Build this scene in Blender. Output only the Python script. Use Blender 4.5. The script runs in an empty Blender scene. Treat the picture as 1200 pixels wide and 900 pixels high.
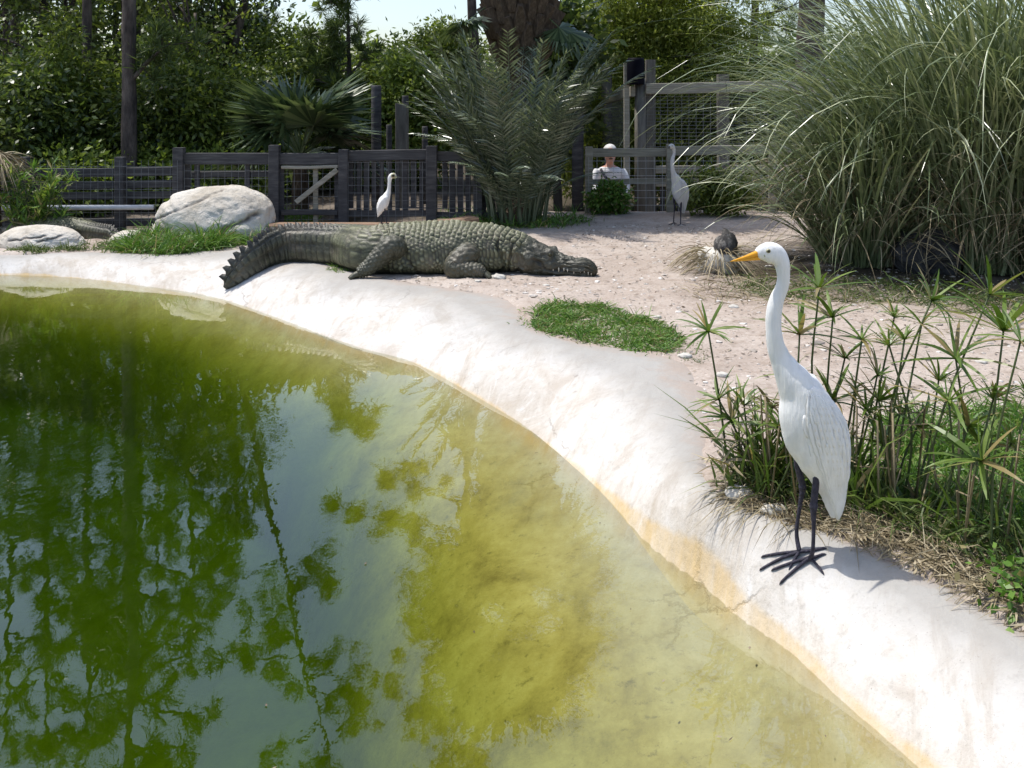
import bpy, math, random
import numpy as np
from mathutils import Vector, Matrix
R = math.radians
rnd = random.Random(7)
rng = np.random.default_rng(7)
sc = bpy.context.scene
col = sc.collection

# ------------------------------------------------------------------ camera, sky, sun, exposure
F, H, HY = 1178.0, 1.36, 119.0            # focal length in photo pixels, eye height, horizon row
cd = bpy.data.cameras.new('camera'); cam = bpy.data.objects.new('camera', cd); col.objects.link(cam)
cam.location = (0, 0, H); cam.rotation_euler = (R(90), 0, 0)
cd.sensor_width = 36; cd.lens = 36 * F / 1200; cd.shift_y = -(450 - HY) / 1200
cd.clip_start = .05; cd.clip_end = 3000
sc.camera = cam
SUN_DIR = Vector((-.91, .41, 0)).normalized()
SUN_EL = R(67)
w = bpy.data.worlds.new('World'); sc.world = w; w.use_nodes = True
nt = w.node_tree; bg = nt.nodes['Background']
sky = nt.nodes.new('ShaderNodeTexSky'); sky.sky_type = 'NISHITA'; sky.sun_disc = False
sky.sun_elevation = SUN_EL; sky.sun_rotation = math.atan2(SUN_DIR.x, SUN_DIR.y)
sky.air_density = 1.0; sky.dust_density = 2.0; sky.ozone_density = 1.0
nt.links.new(sky.outputs[0], bg.inputs[0]); bg.inputs[1].default_value = .15
sd = bpy.data.lights.new('sun', 'SUN'); sun = bpy.data.objects.new('sun', sd); col.objects.link(sun)
sd.energy = 3.0; sd.angle = R(.5); sd.color = (1, .965, .91)
tosun = Vector((SUN_DIR.x * math.cos(SUN_EL), SUN_DIR.y * math.cos(SUN_EL), math.sin(SUN_EL)))
sun.rotation_euler = tosun.to_track_quat('Z', 'Y').to_euler(); sun.location = tosun * 30
vs = sc.view_settings; vs.view_transform = 'Standard'; vs.look = 'None'; vs.exposure = .58; vs.gamma = 1
sc.cycles.max_bounces = 8; sc.cycles.transparent_max_bounces = 16
sc.cycles.diffuse_bounces = 3; sc.cycles.glossy_bounces = 3; sc.cycles.transmission_bounces = 4
sc.cycles.caustics_reflective = False; sc.cycles.caustics_refractive = False

# ------------------------------------------------------------------ helpers
def W(px, py, Y): return np.array(((px - 600) * Y / F, Y, H - (py - HY) * Y / F))
def onz(px, py, z=0.): return W(px, py, F * (H - z) / (py - HY))
def sstep(a, b, x):
    t = np.clip((np.asarray(x, float) - a) / (b - a), 0, 1); return t * t * (3 - 2 * t)
def vnoise(x, y, seed=0):
    x = np.asarray(x, float); y = np.asarray(y, float)
    xi = np.floor(x).astype(np.int64); yi = np.floor(y).astype(np.int64)
    fx = x - xi; fy = y - yi; fx = fx * fx * (3 - 2 * fx); fy = fy * fy * (3 - 2 * fy)
    def h(a, b):
        v = np.sin(a * 127.1 + b * 311.7 + seed * 74.7) * 43758.5453
        return v - np.floor(v)
    return (h(xi, yi) * (1 - fx) * (1 - fy) + h(xi + 1, yi) * fx * (1 - fy) + h(xi, yi + 1) * (1 - fx) * fy + h(xi + 1, yi + 1) * fx * fy) * 2 - 1
def fbm(x, y, seed=0, o=4):
    s = 0; a = 1; f = 1
    for k in range(o):
        s = s + a * vnoise(x * f, y * f, seed + k * 13); a *= .5; f *= 2.03
    return s
def catmull(pts, n):
    P = np.array(pts, float); P = np.vstack([2 * P[0] - P[1], P, 2 * P[-1] - P[-2]])
    m = len(P) - 3; out = []
    for t in np.linspace(0, m - 1e-6, n):
        i = int(t); f = t - i; a, b, c, d = P[i:i + 4]
        out.append(.5 * (2 * b + (c - a) * f + (2 * a - 5 * b + 4 * c - d) * f * f + (3 * b - a - 3 * c + d) * f ** 3))
    return np.array(out)
def norm(v):
    v = np.asarray(v, float); return v / np.maximum(np.linalg.norm(v, axis=-1, keepdims=True), 1e-9)
def mesh(name, V, Fs, mats, smooth=False, attrs=None, mi=None):
    """Fs: one (n,k) index array or a list of such arrays."""
    V = np.asarray(V, float)
    if not isinstance(Fs, list): Fs = [Fs]
    Fs = [np.asarray(f, np.int64) for f in Fs if len(f)]
    me = bpy.data.meshes.new(name)
    me.vertices.add(len(V)); me.vertices.foreach_set('co', V.astype(np.float32).ravel())
    li = np.concatenate([f.ravel() for f in Fs]); tot = np.concatenate([np.full(len(f), f.shape[1]) for f in Fs])
    st = np.concatenate([[0], np.cumsum(tot)[:-1]])
    me.loops.add(len(li)); me.loops.foreach_set('vertex_index', li.astype(np.int32))
    me.polygons.add(len(tot)); me.polygons.foreach_set('loop_start', st.astype(np.int32))
    me.polygons.foreach_set('loop_total', tot.astype(np.int32))
    me.polygons.foreach_set('use_smooth', np.full(len(tot), smooth, bool))
    for m in (mats if isinstance(mats, (list, tuple)) else [mats]): me.materials.append(m)
    if mi is not None: me.polygons.foreach_set('material_index', np.asarray(mi, np.int32))
    me.update(calc_edges=True); me.validate()
    for k, a in (attrs or {}).items():
        at = me.attributes.new(k, 'FLOAT', 'POINT'); at.data.foreach_set('value', np.asarray(a, np.float32))
    return me
ROOT = {}
def obj(name, me, parent=None, loc=(0, 0, 0)):
    o = bpy.data.objects.new(name, me); col.objects.link(o); o.location = loc
    if parent is not None: o.parent = parent; ROOT[o.name] = ROOT.get(parent.name, np.zeros(3))
    else: ROOT[o.name] = np.array(loc, float)
    return o
def tag(o, label, cat, group=None, kind=None):
    o['label'] = label; o['category'] = cat
    if group: o['group'] = group
    if kind: o['kind'] = kind
    return o
def thing(name, label, cat, loc, group=None):
    return tag(obj(name, None, None, tuple(loc)), label, cat, group)
def part(name, V, Fs, mats, parent, smooth=False, **k):
    return obj(name, mesh(name, np.asarray(V, float) - ROOT[parent.name], Fs, mats, smooth, **k), parent)
def solo(name, V, Fs, mats, loc, label, cat, group=None, kind=None, smooth=False, **k):
    o = obj(name, mesh(name, np.asarray(V, float) - np.array(loc, float), Fs, mats, smooth, **k), None, tuple(loc))
    return tag(o, label, cat, group, kind)
def struct(name, V, Fs, mats, label, smooth=True, **k):
    o = obj(name, mesh(name, V, Fs, mats, smooth, **k)); o['kind'] = 'structure'; o['label'] = label; return o
def copytree(o, loc, rz=None, scale=None, parent=None):
    c = o.copy(); col.objects.link(c); c.parent = parent
    if parent is None:
        c.location = loc
        if rz is not None: c.rotation_euler = (0, 0, rz)
        if scale is not None: c.scale = (scale,) * 3 if np.isscalar(scale) else scale
        ROOT[c.name] = np.array(loc, float)
    for ch in list(o.children): copytree(ch, None, parent=c)
    return c
def merge(parts):
    """join (V, F) pieces with the same face size"""
    Vs = []; Fs = []; n = 0
    for V, f in parts: Vs.append(V); Fs.append(np.asarray(f) + n); n += len(V)
    return np.vstack(Vs), np.vstack(Fs)
def grid_faces(a, b, wrap=False):
    """a rows of b verts"""
    i = np.arange(a - 1)[:, None]; j = np.arange(b if wrap else b - 1)[None, :]; j2 = (j + 1) % b
    return np.stack([i * b + j, i * b + j2, (i + 1) * b + j2, (i + 1) * b + j], -1).reshape(-1, 4)
def loft(P, ra, rb=None, n=10, depth=(0, 1, 0), sq=1.):
    """elliptic rings along a path: ra across in the plane, rb along the depth axis; ends closed by tiny rings"""
    P = np.asarray(P, float); ra = np.asarray(ra, float); rb = ra if rb is None else np.asarray(rb, float)
    T = norm(np.gradient(P, axis=0)); d = np.array(depth, float)
    B = norm(d - T * (T @ d)[:, None]); N = np.cross(B, T)
    th = np.linspace(0, 2 * np.pi, n, endpoint=False); c, s = np.cos(th), np.sin(th)
    if sq != 1.: c = np.sign(c) * np.abs(c) ** sq; s = np.sign(s) * np.abs(s) ** sq
    V = P[:, None] + N[:, None] * (ra[:, None] * c)[..., None] + B[:, None] * (rb[:, None] * s)[..., None]
    V = np.concatenate([P[:1, None].repeat(n, 1) + (V[:1] - P[:1, None]) * .02, V, P[-1:, None].repeat(n, 1) + (V[-1:] - P[-1:, None]) * .02])
    return V.reshape(-1, 3), grid_faces(len(V), n, True)
def tube(P, r, n=6, sub=None, depth=(.13, .21, .97)):
    P = np.asarray(P, float); r = np.full(len(P), r) if np.isscalar(r) else np.asarray(r, float)
    if sub:
        Q = catmull(np.c_[P, r], sub); P, r = Q[:, :3], Q[:, 3]
    d = np.array(depth); t = norm(P[-1] - P[0])
    if abs(t @ norm(d)) > .8: d = np.array((.9, .3, .1))
    return loft(P, r, None, n, d)
BOXF = np.array([(0, 1, 3, 2), (4, 6, 7, 5), (0, 4, 5, 1), (2, 3, 7, 6), (0, 2, 6, 4), (1, 5, 7, 3)])
def bar(p0, p1, w, h, up=(0, 0, 1)):
    """box from p0 to p1, w across, h along 'up'"""
    p0 = np.array(p0, float); p1 = np.array(p1, float); t = norm(p1 - p0); u = np.array(up, float)
    u = norm(u - t * (u @ t)); s = np.cross(t, u)
    V = [p + s * a * w / 2 + u * b * h / 2 for p in (p0, p1) for a in (-1, 1) for b in (-1, 1)]
    return np.array(V), BOXF
def cbar(p0, p1, w, h, up=(0, 0, 1), c=.006):
    """bar with chamfered long edges, slightly worn"""
    p0 = np.array(p0, float); p1 = np.array(p1, float); t = norm(p1 - p0); u = np.array(up, float)
    u = norm(u - t * (u @ t)); s = np.cross(t, u); a, b = w / 2, h / 2
    prof = [(-a + c, -b), (a - c, -b), (a, -b + c), (a, b - c), (a - c, b), (-a + c, b), (-a, b - c), (-a, -b + c)]
    V = []
    for k, p in enumerate((p0, p0 * .5 + p1 * .5, p1)):
        j = rng.normal(0, .0035, 3) if k == 1 else 0
        V += [p + s * x + u * y + j for x, y in prof]
    V = np.array(V); q = grid_faces(3, 8, True); e = np.array([list(range(7, -1, -1)), list(range(16, 24))])
    return V, [q, e]
def kites(C, D, N, L, Wd, mid=.42, fold=.0):
    """leaf shaped quads (base, side, tip, side)"""
    D = norm(D); S = norm(np.cross(D, N)); n = len(C); L = np.broadcast_to(L, n)[:, None]; Wd = np.broadcast_to(Wd, n)[:, None]
    U = np.cross(S, D)
    V = np.stack([C, C + D * L * mid + S * Wd / 2 + U * fold * L, C + D * L, C + D * L * mid - S * Wd / 2 + U * fold * L], 1)
    return V.reshape(-1, 3), np.arange(4 * n).reshape(-1, 4)
def blades(B, D, L, Wd, droop, seg=4, sidev=None, tipw=.05):
    """grass blades: strips bending under gravity. B base, D start direction, all (n,3)"""
    n = len(B); D = norm(D); t = np.linspace(0, 1, seg + 1)
    L = np.broadcast_to(L, n); Wd = np.broadcast_to(Wd, n); droop = np.broadcast_to(droop, n)
    P = B[:, None] + D[:, None] * (L[:, None] * t)[..., None]
    P[..., 2] -= (droop * L)[:, None] * t ** 2.2
    hor = D * np.array((1, 1, 0)); P[..., :2] += (norm(hor + 1e-6)[:, None, :2] * ((droop * L * .35)[:, None] * t ** 2)[..., None])
    S = norm(np.cross(D, rng.normal(0, 1, (n, 3)))) if sidev is None else norm(sidev)
    wv = np.interp(t, (0, .3, .75, 1), (.7, 1, .7, tipw))
    A = P + S[:, None] * (Wd[:, None] * wv / 2)[..., None]; Bv = P - S[:, None] * (Wd[:, None] * wv / 2)[..., None]
    V = np.stack([A, Bv], 2).reshape(-1, 3); k = 2 * (seg + 1)
    f = np.array([(2 * i, 2 * i + 1, 2 * i + 3, 2 * i + 2) for i in range(seg)])
    return V, (np.arange(n)[:, None, None] * k + f).reshape(-1, 4)

def arcs(B, az, el0, el1, L, Wd, seg=9, pw=1.4, tipw=.05, wob=.0):
    """long blades that rise at angle el0 from vertical and bend over to el1 at the tip"""
    n = len(B); t = (np.arange(seg) + .5) / seg; az = az[:, None] + wob * rng.normal(0, 1, (n, 1)) * t ** 2
    el = el0[:, None] + (el1 - el0)[:, None] * t ** pw; st = (L / seg)[:, None]
    d = np.stack([np.sin(el) * np.cos(az) * st, np.sin(el) * np.sin(az) * st, np.cos(el) * st], -1)
    P = B[:, None] + np.concatenate([np.zeros((n, 1, 3)), np.cumsum(d, 1)], 1)
    a0 = az[:, :1] + rng.normal(0, .7, (n, 1)); S = np.stack([-np.sin(a0), np.cos(a0), rng.normal(0, .25, (n, 1))], -1); S = norm(S)
    wv = np.interp(np.linspace(0, 1, seg + 1), (0, .3, .75, 1), (.7, 1, .7, tipw))[None, :, None] * np.broadcast_to(Wd, n)[:, None, None] / 2
    V = np.stack([P + S * wv, P - S * wv], 2).reshape(-1, 3); k = 2 * (seg + 1)
    f = np.array([(2 * i, 2 * i + 1, 2 * i + 3, 2 * i + 2) for i in range(seg)])
    return V, (np.arange(n)[:, None, None] * k + f).reshape(-1, 4)

# ------------------------------------------------------------------ materials
def newmat(name):
    m = bpy.data.materials.new(name); m.use_nodes = True; t = m.node_tree
    return m, t, t.nodes['Principled BSDF']
def nd(t, typ, **k):
    n = t.nodes.new('ShaderNode' + typ)
    for a, v in k.items():
        if a.startswith('i_'):
            key = a[2:]; key = int(key) if key.isdigit() else key
            n.inputs[key].default_value = v
        else: setattr(n, a, v)
    return n
def ramp(t, src, stops):
    r = nd(t, 'ValToRGB'); e = r.color_ramp.elements
    while len(e) > len(stops): e.remove(e[-1])
    while len(e) < len(stops): e.new(1)
    for x, (p, c) in zip(e, stops): x.position = p; x.color = (*c, 1) if len(c) == 3 else c
    t.links.new(src, r.inputs[0]); return r.outputs[0]
def mixc(t, fac, a, b, mode='MIX'):
    m = nd(t, 'Mix', data_type='RGBA', blend_type=mode)
    for sock, v in ((m.inputs[0], fac), (m.inputs[6], a), (m.inputs[7], b)):
        if isinstance(v, (int, float)): sock.default_value = v
        elif isinstance(v, tuple): sock.default_value = (*v, 1)
        else: t.links.new(v, sock)
    return m.outputs[2]
def math_(t, op, a, b=0., c=None, clamp=False):
    m = nd(t, 'Math', operation=op, use_clamp=clamp)
    for s, v in zip(m.inputs, (a, b, c)):
        if v is None: continue
        if isinstance(v, (int, float)): s.default_value = v
        else: t.links.new(v, s)
    return m.outputs[0]
def noise(t, scale, detail=5, rough=.55, vec=None, stretch=None, dist=0):
    n = nd(t, 'TexNoise', i_Scale=scale, i_Detail=detail, i_Roughness=rough, i_Distortion=dist)
    if vec is None: vec = nd(t, 'TexCoord').outputs['Object']
    if stretch:
        mp = nd(t, 'Mapping'); mp.inputs['Scale'].default_value = stretch; t.links.new(vec, mp.inputs[0]); vec = mp.outputs[0]
    t.links.new(vec, n.inputs['Vector']); return n.outputs[0]
def bump(t, b, h, strength=.4, dist=.01):
    n = nd(t, 'Bump', i_Strength=strength, i_Distance=dist); t.links.new(h, n.inputs['Height']); t.links.new(n.outputs[0], b.inputs['Normal'])
def geopos(t): return nd(t, 'NewGeometry').outputs['Position']
def simple(name, stops, scale=8, rough=.8, bs=.3, bd=.01, stretch=None, world=False, spec=.3, detail=6):
    m, t, b = newmat(name); v = geopos(t) if world else None
    n = noise(t, scale, detail, .6, v, stretch)
    t.links.new(ramp(t, n, stops), b.inputs['Base Color'])
    b.inputs['Roughness'].default_value = rough; b.inputs['Specular IOR Level'].default_value = spec
    if bs: bump(t, b, noise(t, scale * 2.5, 5, .6, v, stretch), bs, bd)
    return m
def leafmat(name, c1, c2, c3=None, rough=.45, trans=.3, spec=.4, dead=None):
    m, t, b = newmat(name); ri = nd(t, 'NewGeometry').outputs['Random Per Island']
    st = [(0, c1), (.6, c2), (1, c3 or c2)] if dead is None else [(0, c1), (.5, c2), (.86, c3), (.88, dead), (1, tuple(1.5 * v for v in dead))]
    c = ramp(t, ri, st); t.links.new(c, b.inputs['Base Color'])
    b.inputs['Roughness'].default_value = rough; b.inputs['Specular IOR Level'].default_value = spec
    tr = nd(t, 'BsdfTranslucent'); t.links.new(mixc(t, .5, c, (.9, 1., .25), 'MULTIPLY'), tr.inputs[0])
    ms = nd(t, 'MixShader'); ms.inputs[0].default_value = trans
    t.links.new(b.outputs[0], ms.inputs[1]); t.links.new(tr.outputs[0], ms.inputs[2])
    t.links.new(ms.outputs[0], t.nodes['Material Output'].inputs[0]); return m
M = {}
M['wood_dark'] = simple('weathered_dark_wood', [(.25, (.03, .029, .031)), (.5, (.06, .058, .06)), (.75, (.115, .11, .108))], 6, .85, .5, .006, (1, 1, 5))
M['wood_rail'] = simple('weathered_rail_wood', [(.25, (.032, .031, .033)), (.5, (.065, .063, .064)), (.75, (.12, .117, .113))], 6, .85, .5, .006, (.6, 6, 8))
M['wood_grey'] = simple('grey_silvered_wood', [(.25, (.17, .16, .125)), (.55, (.31, .29, .235)), (.8, (.43, .41, .34))], 6, .85, .5, .006, (.6, 6, 8))
M['wood_post'] = simple('grey_round_post_wood', [(.25, (.08, .075, .065)), (.55, (.15, .14, .12)), (.8, (.22, .21, .18))], 6, .85, .5, .006, (5, 5, .7))
M['sleeper'] = simple('brown_edging_timber', [(.25, (.16, .1, .065)), (.6, (.27, .18, .12)), (.85, (.36, .26, .18))], 5, .85, .4, .006, (.7, 5, 5))
M['wire'] = simple('galvanised_wire', [(.3, (.4, .4, .39)), (.7, (.55, .55, .54))], 30, .5, 0)
M['wire_dark'] = simple('dull_wire', [(.3, (.12, .125, .13)), (.7, (.2, .205, .21))], 30, .6, 0)
M['pipe'] = simple('pale_metal_pipe', [(.3, (.42, .44, .46)), (.7, (.55, .57, .6))], 9, .4, 0)
M['black'] = simple('black_plastic', [(.3, (.003, .003, .006)), (.7, (.007, .007, .012))], 9, .6, .05, spec=.05)
M['bark'] = simple('pine_bark', [(.3, (.025, .02, .018)), (.5, (.085, .067, .057)), (.72, (.18, .145, .12))], 9, .9, 1., .03, (1, 1, .35))
M['bark_pale'] = simple('grey_bark', [(.3, (.06, .05, .04)), (.8, (.16, .14, .11))], 9, .9, .8, .02, (1, 1, .3))
M['boot'] = simple('palm_boot_husk', [(.25, (.04, .027, .017)), (.55, (.1, .07, .045)), (.85, (.22, .17, .115))], 14, .9, .6, .01, (3, 3, .6))
M['l_dark'] = leafmat('dark_leaf', (.045, .072, .02), (.09, .135, .032), (.21, .26, .065), .3, .42, .6)
M['l_mid'] = leafmat('mid_leaf', (.085, .125, .024), (.165, .22, .042), (.3, .345, .085), .36, .5, .5)
M['l_bright'] = leafmat('bright_leaf', (.11, .16, .03), (.18, .25, .045), (.3, .36, .09), .42, .45)
M['l_willow'] = leafmat('willow_leaf', (.19, .235, .045), (.31, .36, .075), (.46, .5, .16), .4, .6)
M['needle'] = leafmat('pine_needle', (.05, .08, .025), (.1, .145, .04), (.19, .24, .07), .4, .35)
M['palm'] = leafmat('date_palm_leaf', (.065, .09, .048), (.13, .165, .095), (.28, .31, .2), .27, .22, 1.)
M['fan'] = leafmat('fan_palm_leaf', (.035, .06, .025), (.07, .105, .042), (.15, .19, .08), .32, .22, .6)
M['pampas'] = leafmat('pampas_blade', (.09, .125, .055), (.2, .25, .12), (.5, .53, .33), .28, .22, 1.)
M['straw'] = leafmat('dry_straw', (.16, .125, .075), (.3, .245, .15), (.48, .41, .28), .7, .12, .2)
M['grass'] = leafmat('lush_grass', (.06, .14, .018), (.115, .23, .032), (.22, .34, .075), .45, .35, dead=(.22, .19, .09))
M['grass_dull'] = leafmat('dull_grass', (.055, .09, .02), (.1, .15, .035), (.2, .23, .075), .5, .3)
M['sedge'] = leafmat('sedge_leaf', (.06, .115, .014), (.115, .185, .025), (.2, .27, .06), .38, .32, .5, dead=(.24, .19, .08))
M['stem'] = leafmat('sedge_stem', (.035, .055, .014), (.065, .09, .025), (.1, .12, .035), .5, .05)
M['litter'] = leafmat('dead_leaf_litter', (.08, .06, .045), (.19, .15, .11), (.34, .29, .22), .9, .05, .1)
M['pebble'] = leafmat('pebble', (.3, .26, .22), (.45, .4, .35), (.7, .67, .62), .85, 0., .2)
M['stone'] = simple('pale_stone', [(.25, (.4, .37, .32)), (.55, (.55, .52, .46)), (.85, (.68, .66, .61))], 12, .85, .4, .01)
M['stump'] = simple('charred_stump', [(.3, (.02, .02, .02)), (.5, (.07, .065, .06)), (.68, (.3, .28, .25))], 14, .95, .8, .02)
M['dark_rock'] = simple('dark_rock', [(.3, (.02, .02, .022)), (.75, (.09, .088, .09))], 6, .9, .8, .03)
M['skin'] = simple('skin', [(.3, (.5, .26, .19)), (.7, (.6, .33, .25))], 9, .55, 0)
M['shirt'] = simple('white_shirt', [(.3, (.66, .65, .66)), (.7, (.78, .77, .76))], 6, .9, .3)
M['trouser'] = simple('navy_trousers', [(.3, (.03, .035, .06)), (.7, (.05, .06, .09))], 6, .9, .2)
M['hair'] = simple('white_hair', [(.3, (.55, .53, .5)), (.7, (.75, .73, .7))], 40, .6, .4)
M['strap'] = simple('dark_strap', [(.3, (.02, .02, .03)), (.7, (.03, .03, .045))], 6, .7, 0)

# concrete / pool bed: attributes 'd' (metres inland of the waterline, negative under water), 't' (metres along it), 'u' (0 water .. 1 soil)
def concrete():
    m, t, b = newmat('pool_concrete')
    at = {k: nd(t, 'Attribute', attribute_name=k).outputs['Fac'] for k in 'dtu'}
    pos = geopos(t)
    cv = nd(t, 'CombineXYZ'); t.links.new(math_(t, 'ADD', math_(t, 'MULTIPLY', at['t'], 4), math_(t, 'MULTIPLY', at['d'], 4)), cv.inputs[0]); t.links.new(math_(t, 'MULTIPLY', at['d'], 2.2), cv.inputs[1])
    streak = noise(t, 1.5, 8, .7, cv.outputs[0], dist=.6)
    big = noise(t, 1.1, 6, .62, pos); med = noise(t, 5.5, 8, .72, pos, None, .4); fine = noise(t, 30, 6, .7, pos); speck = noise(t, 140, 3, .6, pos)
    c = ramp(t, big, [(.32, (.45, .41, .355)), (.5, (.58, .55, .505)), (.66, (.65, .63, .6))])
    c = mixc(t, ramp(t, med, [(.5, (0, 0, 0)), (.64, (.55, .55, .55))]), c, (.39, .33, .265))
    c = mixc(t, ramp(t, med, [(.34, (.55, .55, .55)), (.46, (0, 0, 0))]), c, (.7, .69, .675))
    c = mixc(t, ramp(t, streak, [(.5, (0, 0, 0)), (.64, (.6, .6, .6))]), c, (.38, .325, .26))
    c = mixc(t, ramp(t, streak, [(.3, (.6, .6, .6)), (.42, (0, 0, 0))]), c, (.72, .71, .695))
    c = mixc(t, ramp(t, fine, [(.54, (0, 0, 0)), (.7, (.5, .5, .5))]), c, (.31, .28, .24))
    c = mixc(t, ramp(t, speck, [(.66, (0, 0, 0)), (.72, (.7, .7, .7))]), c, (.2, .17, .14))
    vo = nd(t, 'TexVoronoi', feature='DISTANCE_TO_EDGE', i_Scale=1.5); wv = nd(t, 'VectorMath', operation='ADD'); t.links.new(pos, wv.inputs[0])
    nz = nd(t, 'TexNoise', i_Scale=4, i_Detail=6, i_Roughness=.7); t.links.new(pos, nz.inputs['Vector']); sc2 = nd(t, 'VectorMath', operation='SCALE'); sc2.inputs['Scale'].default_value = .22; t.links.new(nz.outputs['Color'], sc2.inputs[0]); t.links.new(sc2.outputs[0], wv.inputs[1]); t.links.new(wv.outputs[0], vo.inputs['Vector'])
    crack = math_(t, 'MULTIPLY', ramp(t, vo.outputs['Distance'], [(0, (1, 1, 1)), (.006, (.6, .6, .6)), (.014, (0, 0, 0))]), ramp(t, noise(t, 1.7, 3, .5, pos), [(.54, (0, 0, 0)), (.66, (.7, .7, .7))]))
    c = mixc(t, crack, c, (.16, .135, .11))
    v2 = nd(t, 'TexVoronoi', feature='F1', i_Scale=7.); t.links.new(wv.outputs[0], v2.inputs['Vector'])
    drop = math_(t, 'MULTIPLY', ramp(t, v2.outputs['Distance'], [(.06, (1, 1, 1)), (.13, (0, 0, 0))]), ramp(t, noise(t, 2.3, 2, .5, pos), [(.56, (0, 0, 0)), (.62, (.7, .7, .7))]))
    c = mixc(t, drop, c, (.24, .21, .18))
    # greyer shoulder: shade of its turned-away side put into the colour, then soil trodden over the edge
    gs = math_(t, 'ADD', at['u'], math_(t, 'MULTIPLY', math_(t, 'SUBTRACT', big, .5), .9))
    c = mixc(t, ramp(t, gs, [(.3, (0, 0, 0)), (.7, (.85, .85, .85))]), c, (.315, .3, .272))
    sp_ = math_(t, 'ADD', at['u'], math_(t, 'MULTIPLY', math_(t, 'SUBTRACT', med, .5), .8))
    c = mixc(t, ramp(t, sp_, [(.78, (0, 0, 0)), (1.0, (.9, .9, .9))]), c, (.37, .305, .255))
    # pale grey/pink damp marks on the lower slope, then the yellow algae tide line
    jit = math_(t, 'MULTIPLY', math_(t, 'SUBTRACT', noise(t, 5, 4, .6, pos), .5), .035)
    dj = math_(t, 'ADD', at['d'], jit)
    tide = ramp(t, math_(t, 'ADD', math_(t, 'MULTIPLY', dj, 4), .5), [(.2, (.2, .2, .2)), (.44, (.7, .7, .7)), (.51, (.7, .7, .7)), (.555, (.1, .1, .1)), (.75, (0, 0, 0))])
    c = mixc(t, mixc(t, ramp(t, streak, [(.3, (.35, .35, .35)), (.6, (1, 1, 1))]), (0, 0, 0), tide), c, (.55, .38, .15))
    # under water: algae film on the slope, thicker and greener on the floor; that deep colour also stands in for light scattered by murk
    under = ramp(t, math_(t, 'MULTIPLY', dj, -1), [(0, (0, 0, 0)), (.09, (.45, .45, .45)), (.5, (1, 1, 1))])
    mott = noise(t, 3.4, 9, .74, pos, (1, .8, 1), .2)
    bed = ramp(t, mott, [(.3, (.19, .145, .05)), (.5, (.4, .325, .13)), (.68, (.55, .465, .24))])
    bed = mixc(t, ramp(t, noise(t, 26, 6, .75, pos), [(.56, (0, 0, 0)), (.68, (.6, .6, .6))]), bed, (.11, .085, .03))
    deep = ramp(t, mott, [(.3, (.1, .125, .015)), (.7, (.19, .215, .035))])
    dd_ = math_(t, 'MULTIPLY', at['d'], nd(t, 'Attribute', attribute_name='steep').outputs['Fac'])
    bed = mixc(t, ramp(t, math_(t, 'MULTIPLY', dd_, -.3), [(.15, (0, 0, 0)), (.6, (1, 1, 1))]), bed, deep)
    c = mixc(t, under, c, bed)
    t.links.new(c, b.inputs['Base Color']); b.inputs['Roughness'].default_value = .75; b.inputs['Specular IOR Level'].default_value = .3
    hsum = math_(t, 'SUBTRACT', math_(t, 'ADD', math_(t, 'ADD', streak, med), math_(t, 'MULTIPLY', fine, .9)), math_(t, 'MULTIPLY', crack, .8))
    bump(t, b, hsum, .45, .012); return m
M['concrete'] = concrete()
def dirt():
    m, t, b = newmat('sandy_soil'); pos = geopos(t)
    big = noise(t, .9, 6, .62, pos); med = noise(t, 7, 6, .65, pos); fine = noise(t, 45, 5, .7, pos)
    c = ramp(t, big, [(.3, (.31, .25, .205)), (.5, (.4, .335, .285)), (.7, (.48, .42, .365))])
    c = mixc(t, ramp(t, med, [(.5, (0, 0, 0)), (.68, (.65, .65, .65))]), c, (.25, .195, .15))
    c = mixc(t, ramp(t, fine, [(.56, (0, 0, 0)), (.68, (.8, .8, .8))]), c, (.17, .13, .1))
    c = mixc(t, ramp(t, fine, [(.3, (.7, .7, .7)), (.42, (0, 0, 0))]), c, (.62, .57, .51))
    # darker soil behind the fences and under the planting
    dark_w = nd(t, 'Attribute', attribute_name='dark_soil').outputs['Fac']
    c = mixc(t, dark_w, c, (.06, .048, .032))
    t.links.new(c, b.inputs['Base Color']); b.inputs['Roughness'].default_value = .95; b.inputs['Specular IOR Level'].default_value = .15
    bump(t, b, math_(t, 'ADD', med, math_(t, 'MULTIPLY', fine, .5)), .7, .02); return m
M['dirt'] = dirt()
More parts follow.
